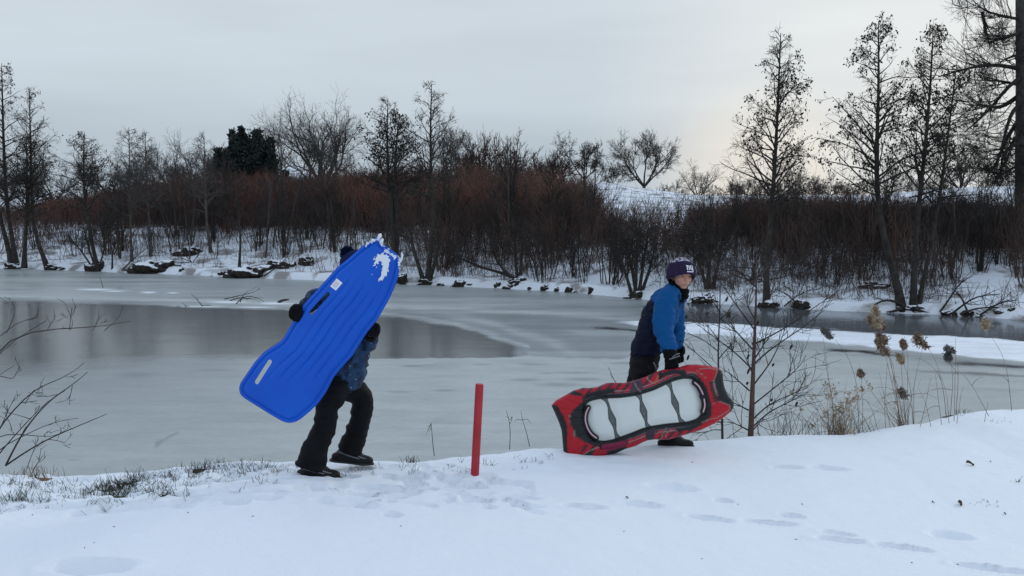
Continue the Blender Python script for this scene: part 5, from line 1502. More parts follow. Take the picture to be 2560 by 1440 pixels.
# pair the two outlines bearing by bearing along the sled's axis
def along(R, knots):
    idx = [np.argmin(np.hypot(*(R - np.array(k)).T)) for k in knots]
    out = []
    m = len(knots)
    for k in range(m):
        a, b = idx[k], idx[(k + 1) % m]
        if b <= a: b += len(R)
        n = NS // m
        t = (a + (b - a) * np.arange(n) / n)
        i0 = np.floor(t).astype(int); w = (t - i0)[:, None]
        out.append(R[i0 % len(R)] * (1 - w) + R[(i0 + 1) % len(R)] * w)
    return np.concatenate(out)
kn_o = [(1390, 1045), (1375, 1011), (1432, 974), (1516, 956), (1594, 948), (1680, 921), (1749, 911), (1808, 924), (1817, 968), (1841, 1010), (1791, 1060), (1721, 1086), (1635, 1099), (1560, 1122), (1485, 1141), (1404, 1126)]
kn_i = [(1462, 1045), (1460, 1022), (1468, 1001), (1523, 991), (1600, 983), (1680, 952), (1722, 944), (1742, 956), (1753, 985), (1757, 1022), (1748, 1046), (1705, 1059), (1640, 1066), (1565, 1089), (1507, 1103), (1474, 1087)]
Oc = along(O2, kn_o); Ic = along(I2, kn_i); NS = len(Oc)
NPH = 56
ph = np.arange(NPH) * 2 * math.pi / NPH
mid_ = (Oc + Ic) / 2; half = (Oc - Ic) / 2
wid_ = np.hypot(*half.T) * sT
thick = np.minimum(0.062, 0.55 * wid_ + 0.028)
P3 = (mid_[:, None, :] + half[:, None, :] * (1.02 * np.sign(np.cos(ph)) * np.abs(np.cos(ph)) ** 0.85)[None, :, None])
# pinched fabric along the seams
arc = np.cumsum(np.hypot(*(Oc - np.roll(Oc, 1, 0)).T))
pin = 1 - 0.10 * np.maximum(0, np.sin(arc / 5.2 + 1.2 * np.sin(arc / 31))) ** 3
H3 = (thick * pin)[:, None] * (np.sign(np.sin(ph)) * np.abs(np.sin(ph)) ** 0.8)[None, :]
flat = P3.reshape(-1, 2); hh = H3.reshape(-1)
hh = hh + 0.004 * fbm(flat[:, 0] * 0.08, flat[:, 1] * 0.08, 3) * np.sign(hh)
TV = tube_pt(flat, hh)
i_ = np.arange(NS * NPH).reshape(NS, NPH); ir = np.roll(i_, -1, 0); ic = np.roll(i_, -1, 1); irc = np.roll(ir, -1, 1)
TQ = np.stack([i_, ir, irc, ic], -1).reshape(-1, 4)
# printed design
def paint_tube(P):
    n = len(P); C = np.tile(np.array((0.44, 0.005, 0.016)), (n, 1)); k = np.array((0.010, 0.012, 0.014))
    x, y = P.T
    def m_(mask, c):
        nonlocal C
        mask = np.clip(np.asarray(mask, float), 0, 1)[:, None]; C = C * (1 - mask) + np.asarray(c) * mask
    def soft(d, w): return np.clip((w - d) / 1.2 + 0.5, 0, 1)
    def polyg(pl, c, amt=1.0):
        s = np.where(inside2(P, pl), 1, -1) * dist2(P, np.array(pl, float)); m_(np.clip(s / 1.2 + 0.5, 0, 1) * amt, c)
    def line(pl, w, c): m_(soft(dist2(P, np.array(pl, float), False), w), c)
    di = dist2(P, I2[::8])
    axis_s = (x - 1392) * 0.985 - (y - 1060) * 0.17           # along the sled
    band_top = dist2(P, np.array([(1440, 975), (1516, 962), (1594, 956), (1660, 936), (1720, 924)], float), False); band_bot = dist2(P, np.array([(1455, 1132), (1513, 1124), (1560, 1112), (1617, 1094), (1669, 1092), (1740, 1076)], float), False)
    side = np.clip((24 - np.minimum(band_top, band_bot)) / 3, 0, 1) * sm(x, 1440, 1452) * (1 - sm(x, 1738, 1752))
    dg_ = x * 0.72 + y * 0.62 + 2.2 * fbm(x * 0.05, y * 0.05, 2)
    strp = (np.mod(dg_, 15.5) < 6.0) * side * (np.sin(dg_ / 37.0) > -0.45)
    m_(strp * 0.92, k)
    fade = side * np.exp(-((np.mod(x, 82) - 40) / 26) ** 2) * 0.35
    m_(fade, (0.16, 0.012, 0.05))
    # grey piping, then the black rim round the panel
    m_(soft(np.abs(di - 15.0), 1.1) * (1 - side * 0.0) * sm(x, 1490, 1500) * (1 - sm(x, 1738, 1750)), (0.22, 0.20, 0.20))
    m_(soft(di, 9.5 + 5 * (1 - sm(x, 1470, 1510)) + 5 * sm(x, 1705, 1745)), k)
    m_(soft(np.abs(di - 8.5), 0.9) * 0.5, (0.16, 0.17, 0.18))
    polyg([(1418, 1034), (1428, 1020), (1446, 1006), (1462, 996), (1490, 985), (1470, 1000), (1470, 1090), (1500, 1116), (1482, 1112), (1455, 1102), (1434, 1088), (1426, 1070), (1418, 1056)], k)
    line([(1418, 1034), (1418, 1048), (1426, 1070), (1432, 1092)], 1.0, (0.20, 0.15, 0.12))
    polyg([(1742, 948), (1762, 956), (1772, 982), (1780, 1012), (1778, 1040), (1764, 1056), (1740, 1062), (1752, 1040), (1757, 1010), (1752, 975)], k)
    # left end strip and right end mouth
    polyg([(1366, 1012), (1384, 1008), (1393, 1018), (1404, 1040), (1412, 1062), (1412, 1082), (1411, 1108), (1413, 1126), (1408, 1140), (1395, 1130), (1390, 1080), (1380, 1045)], k)
    polyg([(1778, 902), (1800, 919), (1797, 930), (1790, 944), (1785, 954), (1797, 1003), (1812, 1008), (1826, 1014), (1829, 1022), (1826, 1031), (1850, 1024), (1850, 1004), (1826, 970), (1820, 940), (1822, 916), (1800, 902)], k)
    line([(1750, 922), (1775, 920), (1797, 924), (1796, 930), (1785, 953), (1797, 1003), (1826, 1014), (1828, 1024), (1805, 1038), (1790, 1046), (1770, 1049), (1752, 1058)], 1.0, (0.26, 0.19, 0.16))
    line([(1742, 926), (1755, 935), (1772, 950), (1776, 958), (1789, 1006), (1782, 1012)], 0.9, (0.24, 0.18, 0.15))
    # red strip with its row of dark, unreadable block letters
    polyg([(1772, 952), (1783, 951), (1796, 1003), (1788, 1010)], (0.20, 0.02, 0.035))
    for q in range(8):
        t = (q + 0.5) / 8; cx_, cy_ = 1777.5 + 13.5 * t, 955 + 49 * t
        line([(cx_ - 3.2, cy_ + 0.6), (cx_ + 3.2, cy_ - 0.8)], 1.7 + 0.5 * (q % 3 == 0), (0.012, 0.008, 0.010))
        line([(cx_ - 1.2 + (q % 2) * 2, cy_ + 2.6), (cx_ + (q % 2), cy_ + 1.2)], 0.7, (0.30, 0.06, 0.06))
    # swooshes and dark webbing fields
    polyg([(1417, 982), (1430, 973), (1440, 977), (1452, 984), (1448, 987), (1430, 985)], k)
    polyg([(1463, 985), (1480, 977), (1520, 972), (1531, 970), (1530, 979), (1500, 984), (1466, 990)], (0.014, 0.010, 0.014))
    polyg([(1578, 952), (1600, 946), (1606, 962), (1598, 978), (1575, 978), (1572, 970)], (0.05, 0.03, 0.05), 0.9)
    line([(1584, 954), (1590, 968), (1600, 978)], 1.2, (0.22, 0.2, 0.18)); line([(1616, 942), (1622, 952), (1632, 956)], 1.3, (0.28, 0.22, 0.2)); line([(1636, 956), (1640, 948), (1648, 930)], 1.2, (0.45, 0.2, 0.08))
    polyg([(1646, 930), (1656, 926), (1654, 946), (1645, 950)], k)
    polyg([(1449, 1134), (1470, 1122), (1488, 1116), (1478, 1126), (1470, 1142), (1452, 1144)], (0.03, 0.02, 0.025))
    line([(1449, 1136), (1466, 1124), (1490, 1115)], 1.1, (0.30, 0.22, 0.20))
    polyg([(1504, 1112), (1556, 1100), (1560, 1114), (1512, 1126)], (0.20, 0.012, 0.05)); polyg([(1511, 1126), (1560, 1114), (1566, 1124), (1515, 1142)], k)
    polyg([(1614, 1074), (1634, 1070), (1632, 1104), (1620, 1106), (1608, 1090)], (0.035, 0.024, 0.035)); line([(1664, 1070), (1655, 1080), (1648, 1100)], 1.3, (0.2, 0.17, 0.16)); line([(1676, 1074), (1664, 1080), (1660, 1096)], 1.0, (0.2, 0.17, 0.16))
    polyg([(1686, 1072), (1720, 1066), (1752, 1056), (1756, 1062), (1730, 1074), (1692, 1080)], k)
    return C
tube = empty('inflatable_sled', T0, 'red and black inflatable snow sled with grey panel, dragged on edge over the snow', 'sled')
tme = mesh_np('ring', TV - T0, TQ); set_color(tme, 'paint', paint_tube(flat))
tub_mat = mat_new('printed_cover', (0.5, 0.01, 0.02), 0.5, 0.35)
use_attr(tub_mat); add_bump(tub_mat, 300, 0.12, 0.001, 2); add_bump(tub_mat, 22, 0.18, 0.01, 3)
obj('ring', tme, tub_mat, tube)
# grey seat panel, quilted by three waisted seams
a2 = nrm3((436, -75)); c2 = np.array((-a2[1], a2[0])); a2 = np.array(a2)
I3 = smooth_closed(INN, 400, 8); cen = I3.mean(0); I3 = cen + (I3 - cen) * 1.035
ia = I3 @ a2; ib = I3 @ c2
def scan2(a):
    xs = []
    for i in range(len(ia)):
        j = (i + 1) % len(ia)
        if (ia[i] > a) != (ia[j] > a): xs.append(ib[i] + (ib[j] - ib[i]) * (a - ia[i]) / (ia[j] - ia[i]))
    return min(xs), max(xs)
SEAMS = [[(1505, 990), (1512, 996), (1518, 1010), (1523, 1030), (1528, 1047), (1533, 1064), (1536, 1082), (1542, 1097)], [(1594, 984), (1600, 992), (1604, 1010), (1608, 1028), (1612, 1044), (1615, 1060), (1622, 1072)], [(1672, 955), (1678, 966), (1683, 986), (1689, 1008), (1695, 1028), (1700, 1048), (1708, 1060)]]
DIA = [(1528, 1046), (1607.5, 1027), (1689, 1008)]
av2 = np.linspace(ia.min() + 0.4, ia.max() - 0.4, 300); bvv = np.linspace(0, 1, 110)
PP = np.concatenate([np.outer(np.full(110, a), a2) + np.outer(scan2(a)[0] + (scan2(a)[1] - scan2(a)[0]) * bvv, c2) for a in av2])
seam_d = np.full(len(PP), 1e9); seam_w = np.zeros(len(PP)); dia_d = np.full(len(PP), 1e9)
for S_, D_ in zip(SEAMS, DIA):
    d = dist2(PP, np.array(S_, float), False)
    ends = np.minimum(np.hypot(*(PP - np.array(S_[0])).T), np.hypot(*(PP - np.array(S_[-1])).T))
    q = PP - np.array(D_); dia = np.abs(q[:, 0] + 0.25 * -q[:, 1]) / 8.5 + np.abs(q[:, 1]) / 26
    w = 3.0 + 7.5 * np.exp(-(ends / 10) ** 2) + 6.0 * np.clip(1 - np.abs(q[:, 1]) / 26, 0, 1) * (np.abs(q[:, 1]) < 26)
    better = d - w < seam_d - seam_w
    seam_d = np.where(better, d, seam_d); seam_w = np.where(better, w, seam_w); dia_d = np.minimum(dia_d, dia)
e_d = dist2(PP, I3[::4])
hp_ = 0.016 + 0.014 * sm(e_d, 0, 26) * sm(seam_d - seam_w, -2, 18)
pc_ = np.tile(np.array((0.70, 0.725, 0.69)), (len(PP), 1))
ins_ = np.clip((seam_w - seam_d) / 1.2 + 0.5, 0, 1)
rim_ = np.clip(1.3 - np.abs(seam_d - seam_w + 0.5) / 1.3, 0, 1)
pc_ = pc_ * (1 - ins_[:, None]) + np.array((0.115, 0.13, 0.13)) * ins_[:, None]
pc_ = pc_ * (1 - 0.93 * rim_[:, None])
for lv, cc in ((0.62, 0.03), (0.36, 0.20), (0.18, 0.04)):
    mm = np.clip(1.2 - np.abs(dia_d - lv) / 0.10, 0, 1)[:, None]; pc_ = pc_ * (1 - mm) + cc * mm
ed_ = np.clip((6.0 - e_d) / 2.0, 0, 1)[:, None]; pc_ = pc_ * (1 - ed_) + 0.012 * ed_
pF = tube_pt(PP, hp_); pB = tube_pt(PP, -0.02 - 0.3 * (hp_ - 0.01))
pQ = grid_faces(110, 300)
pme = mesh_np('seat_panel', np.concatenate([pF, pB]) - T0, np.concatenate([pQ, pQ[:, ::-1] + len(PP)]))
set_color(pme, 'paint', np.concatenate([pc_, pc_]))
pan_mat = mat_new('grey_vinyl', (0.5, 0.5, 0.5), 0.42, 0.4); use_attr(pan_mat)
obj('seat_panel', pme, pan_mat, tube)
# grab handles: black pads with a pale pink core, straps and knobs
rubber = mat_new('black_rubber', (0.010, 0.010, 0.012), 0.55, 0.35); pink = mat_new('pink_core', (0.66, 0.42, 0.47), 0.5, 0.3)
def lifted(pl, h, n=14):
    pl = np.array(pl, float); d = np.concatenate([[0], np.cumsum(np.hypot(*np.diff(pl, axis=0).T))]); t = np.linspace(0, d[-1], n)
    q = np.stack([np.interp(t, d, pl[:, k]) for k in range(2)], 1)
    for _ in range(3): q[1:-1] = 0.25 * q[:-2] + 0.5 * q[1:-1] + 0.25 * q[2:]
    return tube_pt(q, np.full(n, h))
HL = [(1466, 1016), (1459, 1028), (1456, 1044), (1460, 1062), (1468, 1079), (1477, 1088), (1485, 1092)]
HR1 = [(1737, 956), (1747, 964), (1755, 979), (1758, 988)]; HR2 = [(1760, 998), (1762, 1010), (1761, 1020), (1757, 1030)]
for L_ in (HL, HR1, HR2):
    hd = plain('handle', [chain(lifted(L_, 0.046), [0.021] * 14, 12, squash=(tn_, 0.75))], rubber, tube, T0)
    plain('core', [chain(lifted(L_, 0.0595), [0.0056] * 14, 8)], pink, hd, T0)
def knob(p, r, h):
    c = tube_pt(np.array([p], float), np.array([h]))[0]
    return ell(c, [tx_ * r, ty_ * r * 1.1, tn_ * r * 0.6], 14, 8)
for p, r, h in (((1758, 991), 0.027, 0.050), ((1708, 931), 0.022, 0.060), ((1499, 1114), 0.020, 0.058), ((1558, 1104), 0.020, 0.058)):
    plain('strap_anchor', [knob(p, r, h)], rubber, tube, T0)
plain('strap', [chain(lifted([(1499, 1114), (1528, 1110), (1558, 1104)], 0.072), [0.011] * 14, 10, squash=(ty_, 1.6))], mat_new('crimson_strap', (0.20, 0.012, 0.045), 0.6, 0.3), tube, T0)
plain('strap', [chain(lifted([(1652, 937), (1668, 930), (1690, 927), (1708, 931)], 0.080), [0.010] * 14, 10, squash=(ty_, 1.5))], rubber, tube, T0)
plain('strap', [chain(lifted([(1466, 986), (1490, 978), (1512, 976), (1527, 973)], 0.066), [0.010] * 14, 10, squash=(ty_, 1.5))], rubber, tube, T0)

# ---------------------------------------------------------------- red post
pb = on_ground(1187, 1187); pt = W(1199, 960, pb[1])
post_mat = mat_new('red_post_paint', (0.46, 0.022, 0.035), 0.5, 0.35)
add_noise_color(post_mat, (0.36, 0.018, 0.028), (0.50, 0.03, 0.045), 5, 5)
add_bump(post_mat, 30, 0.15, 0.004, 5)
dz = nrm3(pt - pb); L_ = float(np.linalg.norm(pt - pb)); px_w = 10.6 / F * pb[1]
bm = bmesh.new()
nn_ = 24; lv = [-0.25, 0, L_ * 0.5, L_ - 0.012, L_ - 0.004, L_]; rr_ = [1, 1, 0.995, 0.985, 0.95, 0.86]
rings = [[bm.verts.new((px_w * r * math.cos(a), px_w * r * math.sin(a), z)) for a in np.arange(nn_) * 2 * math.pi / nn_] for z, r in zip(lv, rr_)]
for a, b in zip(rings[:-1], rings[1:]):
    for i in range(nn_): bm.faces.new((a[i], a[(i + 1) % nn_], b[(i + 1) % nn_], b[i]))
bm.faces.new(rings[-1])
pm_ = bpy.data.meshes.new('post'); bm.to_mesh(pm_); bm.free()
for p in pm_.polygons: p.use_smooth = len(p.vertices) == 4
post = tag(obj('post', pm_, post_mat, None, pb), 'plain red painted round post leaning slightly right in the snow between the two children', 'post')
post.rotation_euler = Vector(dz).to_track_quat('Z', 'Y').to_euler()
# ================================================================== PLANTS OF THE NEAR BANK
def twiggy(name, label, cat, lines, radii, depth, seed, mat, twigs=5, tl=0.25, trunk_n=1, jit=0.12, tw2=2, group=None, extra=None, t0=0.25, base=None, matt=None):
    """plant from surveyed stems: the first trunk_n lines are the trunk, the others its branches, with fine twigs grown on them"""
    rng = np.random.default_rng(seed)
    b0 = np.array(base) if base is not None else pix_line(lines[0][:1], depth)[0]
    o = empty(name, b0, label, cat, group)
    tk = Tubes(); cw = Tubes()
    LB = []; RR = []
    for i, l in enumerate(lines):
        w = pix_line(l, depth, 0, None)
        k = rng.uniform(-jit, jit) * (0 if i < trunk_n else 1) * min(len(l), 4)
        w[:, 1] += np.linspace(0, k, len(w))        # the branch really leaves the picture plane
        L = resample(w, 12); LB.append(L)
        r0, r1 = radii[i] if i < len(radii) else radii[-1]
        RR.append(np.linspace(r0, r1, 12))
    LB = np.array(LB); RR = np.array(RR)
    tk.add(LB[:trunk_n], RR[:trunk_n], 8)
    if len(LB) > trunk_n:
        cw.add(LB[trunk_n:], RR[trunk_n:], 5)
    if twigs:
        src, sr = (LB[trunk_n:], RR[trunk_n:]) if len(LB) > trunk_n else (LB, RR)
        p, d, r, t, par = spawn(rng, src, sr, twigs, t0, 0.98, 0.7, 0.2)
        b1, r1 = grow(rng, p, d, rng.uniform(0.5, 1.2, len(p)) * tl, np.minimum(r * 0.6, 0.004), 0.0018, 5, 0.13, 0.35)
        cw.add(b1, r1, 4)
        if tw2:
            p, d, r, t, par = spawn(rng, b1, r1, tw2, 0.3, 0.95, 0.7, 0.2)
            b2, r2 = grow(rng, p, d, rng.uniform(0.3, 0.7, len(p)) * tl, 0.0020, 0.0013, 4, 0.13, 0.3)
            cw.add(b2, r2, 3)
    tk.build('trunk', mat, o, b0)
    if cw.n: cw.build('crown', matt or mat, o, b0)
    return o, b0
# red-brown alder sapling behind the crest, right of the inflatable
SAP = [[(1876, 1100), (1878, 1075), (1880, 1000), (1885, 880), (1890, 760), (1892, 700), (1889, 640)],
       [(1874, 977), (1840, 946), (1816, 929)], [(1878, 921), (1835, 880), (1796, 851), (1716, 792)], [(1881, 873), (1840, 824), (1799, 795)], [(1886, 824), (1850, 770), (1810, 705), (1800, 680)], [(1892, 719), (1850, 683), (1806, 664)], [(1891, 671), (1860, 669), (1816, 664)],
       [(1872, 1026), (1852, 1016), (1836, 1010), (1822, 996)], [(1872, 1076), (1840, 1058), (1813, 1046)], [(1884, 1011), (1949, 963), (2010, 916), (2024, 892)], [(1886, 960), (1932, 909), (1966, 851), (1986, 797)], [(1886, 909), (1932, 875), (2000, 838), (2068, 797), (2105, 753)], [(1891, 858), (1956, 821), (2027, 766), (2082, 725)],
       [(1880, 1050), (1920, 1010), (1960, 990), (2015, 965)], [(1879, 1070), (1925, 1030), (1985, 1005), (2040, 975)], [(1878, 1080), (1915, 1060), (1945, 1065)], [(1895, 690), (1940, 660), (1976, 650)], [(1895, 705), (1945, 690), (1990, 672)], [(1889, 770), (1930, 745), (1960, 720)], [(1885, 940), (1862, 905), (1858, 860)], [(1884, 900), (1905, 860), (1910, 800)], [(1889, 800), (1872, 770), (1866, 740)]]
sap, sb0 = twiggy('alder_sapling', 'reddish bare alder sapling rising from behind the snow crest right of the inflatable sled', 'sapling', SAP, [(0.027, 0.003)] + [(0.0075, 0.002)] * 30, 8.15, 41, bark_red, 7, 0.30, 1, 0.10, 3, matt=twig_dark)
cone = []
for (a, b, l) in [(1817, 748, 14), (1823, 787, 16), (1819, 788, 14), (1768, 784, 10), (1716, 792, 12), (1978, 867, 12), (1991, 1010, 14), (1871, 928, 16), (1870, 892, 14), (1720, 894, 14), (1929, 1000, 9), (1933, 912, 9), (1894, 808, 12), (1898, 760, 9), (1760, 1000, 8), (1868, 958, 9), (1883, 858, 10)]:
    c = W(a, b, 8.12 + 0.08 * math.sin(a))
    s = 8.15 / F
    cone.append(ell(c, [(3.2 * s, 0, 0), (0, 3.2 * s, 0), (0.15 * l * s, 0, l * 0.5 * s)], 8, 6))
plain('catkins', cone, catkin_mat, sap, sb0)
twiggy('thin_sapling', 'thinner upright bare sapling just left of the reddish alder sapling', 'sapling', [[(1806, 1098), (1807, 1055), (1794, 912), (1797, 824), (1801, 766), (1800, 700)], [(1797, 850), (1770, 815), (1745, 800)], [(1795, 900), (1826, 872), (1850, 862)], [(1800, 780), (1782, 750), (1775, 720)], [(1799, 800), (1815, 775), (1822, 745)], [(1796, 930), (1765, 905), (1740, 880), (1700, 850)], [(1800, 1000), (1775, 975), (1750, 985)], [(1806, 1060), (1780, 1048), (1750, 1046)], [(1805, 1075), (1775, 1068), (1735, 1078)], [(1797, 880), (1760, 850), (1712, 830)]],
       [(0.011, 0.004)] + [(0.005, 0.0016)] * 12, 8.05, 42, twig_dark, 5, 0.22, 1, 0.08, 2)
# bare bush reaching in from the left edge
LBN = [[(14, 1164), (56, 1081), (90, 1037), (134, 990), (184, 963), (219, 930)], [(14, 1164), (62, 1131), (116, 1099), (181, 1071), (267, 1035)], [(-60, 1190), (-3, 1071), (34, 1031), (69, 999), (106, 962), (144, 945), (178, 943), (219, 918), (247, 893)],
       [(-70, 1180), (-58, 960), (-3, 842), (16, 834), (62, 831), (119, 824), (178, 825), (234, 826), (291, 824), (305, 810)], [(-75, 1180), (-70, 980), (-3, 874), (59, 832), (108, 804)], [(-60, 1185), (-50, 1010), (-3, 940), (59, 906)], [(-40, 1185), (-3, 1131), (47, 1071), (78, 1037), (116, 996), (144, 985)],
       [(-60, 1185), (-30, 1100), (28, 1077), (78, 1084), (125, 1084), (162, 1090), (188, 1062)], [(-50, 1190), (-3, 1120), (53, 1093), (103, 1067), (150, 1049), (203, 1042)], [(84, 1173), (109, 1138)], [(66, 1173), (78, 1102)], [(119, 1098), (134, 1108), (141, 1120)], [(78, 1048), (50, 1034), (26, 1024)], [(181, 964), (184, 980), (181, 996)],
       [(119, 824), (131, 805), (144, 793)], [(175, 825), (197, 806), (206, 779)], [(231, 826), (242, 818), (253, 801)], [(262, 826), (271, 812), (276, 799)], [(16, 834), (23, 799), (20, 777), (0, 765)], [(173, 824), (176, 796), (172, 781)], [(0, 940), (34, 948), (50, 915)], [(-2, 842), (30, 810), (66, 800)], [(150, 985), (120, 992), (86, 994)], [(62, 1010), (70, 980), (72, 985)], [(5, 1060), (10, 1020), (8, 1000)], [(30, 1076), (40, 1050), (42, 1020)], [(150, 1085), (165, 1072), (172, 1056)]]
twiggy('bare_bush', 'bare bush at the left edge, its thin dark branches arching over the ice', 'bush', LBN, [(0.0075, 0.002), (0.0065, 0.002), (0.008, 0.0015), (0.0075, 0.002), (0.006, 0.0022), (0.005, 0.0016), (0.006, 0.0016), (0.005, 0.0016), (0.005, 0.0016), (0.004, 0.002)] + [(0.003, 0.0013)] * 30, 6.75, 43, twig_dark, 3, 0.10, 2, 0.06, 1, t0=0.45)
twiggy('dry_twig', 'single thin dry twig curving up beside the trousers of the child with the knitted hat', 'twig', [[(1552, 975), (1532, 945), (1526, 928), (1520, 918)], [(1532, 945), (1524, 935), (1521, 922)]], [(0.004, 0.0015), (0.002, 0.001)], 7.9, 44, twig_dark, 0)

# ---- reeds on the crest at the right
reed_stem = mat_new('dry_reed_stem', (0.22, 0.155, 0.105), 0.75, 0.3); add_noise_color(reed_stem, (0.14, 0.10, 0.075), (0.30, 0.215, 0.15), 8, 3)
plume_tan = mat_new('tan_plume', (0.30, 0.23, 0.16), 0.9, 0.1); plume_brown = mat_new('brown_plume', (0.13, 0.085, 0.06), 0.9, 0.1); plume_grey = mat_new('grey_plume', (0.15, 0.145, 0.14), 0.9, 0.1)
for m, a, b in ((plume_tan, (0.30, 0.23, 0.15), (0.55, 0.44, 0.31)), (plume_brown, (0.15, 0.10, 0.07), (0.33, 0.235, 0.165)), (plume_grey, (0.09, 0.09, 0.09), (0.22, 0.21, 0.20))):
    add_noise_color(m, a, b, 30, 3)
def reed(label, stem, plume=None, width=12, mat=None, seed=0, depth=8.75, r=0.0032, leaf=0, group='reeds on the near crest'):
    """stem = photo line from the foot up; plume = photo line of the seed head from its foot to its tip"""
    rng = np.random.default_rng(seed)
    foot = pix_line(stem[:1], depth)[0]; foot[2] = min(foot[2], ground_z(foot[0], foot[1]) - 0.02) 
    o = empty('reed', foot, label, 'reed', group)
    w = pix_line(stem, depth); w[0] = foot
    k = rng.uniform(-0.25, 0.25); w[:, 1] += np.linspace(0, k, len(w))
    L = resample(w, 14)
    T = Tubes(); T.add(L[None], np.linspace(r, r * 0.45, 14)[None], 5)
    T.build('stem', reed_stem, o, foot)
    if plume is not None:
        pw = pix_line(plume, depth); pw[:, 1] += k
        A = resample(pw, 14); lenp = np.linalg.norm(A[-1] - A[0])
        Tp = Tubes(); rr = np.linspace(0.003, 0.0012, 14)[None]
        Tp.add(A[None], rr, 4)
        hw_ = 1.25 * width / F * depth
        p, d, r_, t, par = spawn(rng, A[None], rr, 130, 0.0, 1.0, 0.55, 0.25)
        sh = np.sin(np.clip(t * 0.85 + 0.15, 0, 1) * math.pi) ** 0.7
        d[:, 2] -= 0.2
        b, rb = grow(rng, p, d, hw_ * 1.5 * (0.35 + 0.65 * sh) * rng.uniform(0.5, 1.1, len(p)), 0.0030, 0.0014, 4, 0.16, -0.4)
        Tp.add(b, rb, 3)
        q, d2, r2, t2, par2 = spawn(rng, b, rb, 6, 0.15, 1.0, 0.6, 0.3)
        Tp.specks(q, 0.022, rng, 0.4)
        Tp.build('plume', mat, o, foot)
    if leaf:
        Tl = Tubes()
        for j in range(leaf):
            i = rng.integers(3, 9); dr = np.array([[rng.uniform(-1, 1), rng.uniform(-.5, .5), rng.uniform(0.2, 0.8)]])
            b, rb = grow(rng, L[i][None], dr, rng.uniform(0.15, 0.35), 0.0035, 0.001, 6, 0.08, -1.3)
            Tl.add(b, rb, 3)
        Tl.build('leaf', reed_stem, o, foot)
    return o
RD = [('tallest pale tan reed plume standing over the reed cluster at the right', [(2262, 1052), (2250, 1000), (2228, 905), (2208, 830)], [(2206, 822), (2194, 795), (2192, 768)], 11, plume_tan),
      ('broad brown reed plume just below the tallest tan plume', [(2258, 1053), (2244, 985), (2232, 900), (2232, 835)], [(2240, 834), (2222, 815), (2205, 803)], 17, plume_brown),
      ('brown reed plume slanting left at the lower left of the reed cluster', [(2250, 1053), (2236, 980), (2220, 900), (2203, 880)], [(2204, 880), (2188, 858), (2176, 842)], 12, plume_brown),
      ('short brown reed plume in the middle of the reed cluster', [(2256, 1053), (2240, 990), (2224, 900), (2215, 862)], [(2216, 860), (2204, 845), (2194, 834)], 11, plume_brown),
      ('small brown reed tuft at the right of the reed cluster', [(2266, 1051), (2250, 985), (2234, 900), (2231, 866)], [(2232, 864), (2233, 850), (2230, 842)], 7, plume_brown),
      ('bushy dark brown reed plume standing alone right of the reed cluster', [(2368, 1036), (2366, 980), (2356, 910), (2342, 880)], [(2342, 878), (2328, 862), (2315, 848)], 17, plume_brown),
      ('upper one of two small grey plumes beside the bushy dark plume', [(2390, 1030), (2392, 940), (2385, 890), (2372, 878)], [(2374, 876), (2364, 868), (2354, 865)], 8, plume_grey),
      ('lower one of two small grey plumes beside the bushy dark plume', [(2376, 1034), (2378, 950), (2370, 910), (2362, 898)], [(2362, 898), (2359, 890), (2356, 880)], 8, plume_grey),
      ('lone grey reed plume slanting left against the snow strip', [(2150, 1068), (2148, 960), (2130, 890), (2104, 856)], [(2098, 852), (2088, 842), (2074, 827)], 8, plume_grey),
      ('small tan plume low on the right flank of the reed cluster', [(2284, 1048), (2276, 980), (2262, 925), (2252, 906)], [(2253, 906), (2246, 892), (2240, 884)], 8, plume_tan),
      ('faint grey plume low between the reed stems', [(2286, 1048), (2282, 1020), (2274, 1004), (2268, 996)], [(2268, 996), (2262, 985), (2257, 976)], 9, plume_grey),
      ('lone tan reed plume against the dark water at the far right', [(2531, 1012), (2530, 940), (2526, 890), (2508, 850)], [(2500, 832), (2496, 820), (2492, 810)], 9, plume_tan),
      ('small dark seed head on a straight stem left of the reed cluster', [(2156, 1068), (2152, 1000), (2142, 960), (2138, 934)], [(2139, 934), (2138, 928), (2136, 922)], 7, plume_brown)]
for i, (lb, st, pl, wdt, m) in enumerate(RD):
    reed(lb, st, pl, wdt, m, 500 + i, 8.72 + 0.05 * (i % 4), leaf=1)
ST = [[(2085, 1078), (2080, 1010), (2060, 935), (2046, 870)], [(2098, 1076), (2082, 1000), (2076, 900), (2072, 850)], [(2240, 1054), (2200, 1010), (2160, 960), (2136, 905)], [(2272, 1050), (2264, 960), (2262, 900), (2252, 840), (2244, 835)], [(2286, 1048), (2280, 965), (2290, 900), (2296, 860), (2297, 845)], [(2300, 1046), (2308, 1000), (2306, 960), (2304, 935)],
      [(2356, 1038), (2354, 1000), (2355, 940)], [(2374, 1034), (2372, 990), (2362, 945)], [(2386, 1032), (2388, 960), (2390, 845)], [(2476, 1014), (2440, 975), (2410, 930), (2402, 925), (2394, 945)], [(2462, 1016), (2460, 1000)], [(2394, 1000), (2410, 985), (2422, 974)], [(2215, 1058), (2205, 1010), (2202, 960), (2200, 900)], [(2228, 1056), (2220, 1000), (2216, 940)],
      [(2060, 1080), (2030, 1050), (2000, 1026)], [(2050, 1082), (2020, 1060), (1996, 1044)], [(2180, 1064), (2150, 1030), (2110, 1000)], [(2196, 1060), (2170, 1020), (2140, 985)], [(2036, 1082), (2038, 1060), (2044, 1042), (2050, 1046), (2046, 1056)], [(2070, 1080), (2064, 1050), (2052, 1020)], [(2330, 1042), (2326, 1010), (2322, 985)]]
for i, st in enumerate(ST):
    reed('one of the bare bent reed stalks without plume on the right hand crest', st, None, 0, None, 600 + i, 8.45 + 0.05 * (i % 5), 0.0026, leaf=(i % 3 == 0), group='bare reed stalks on the right crest')
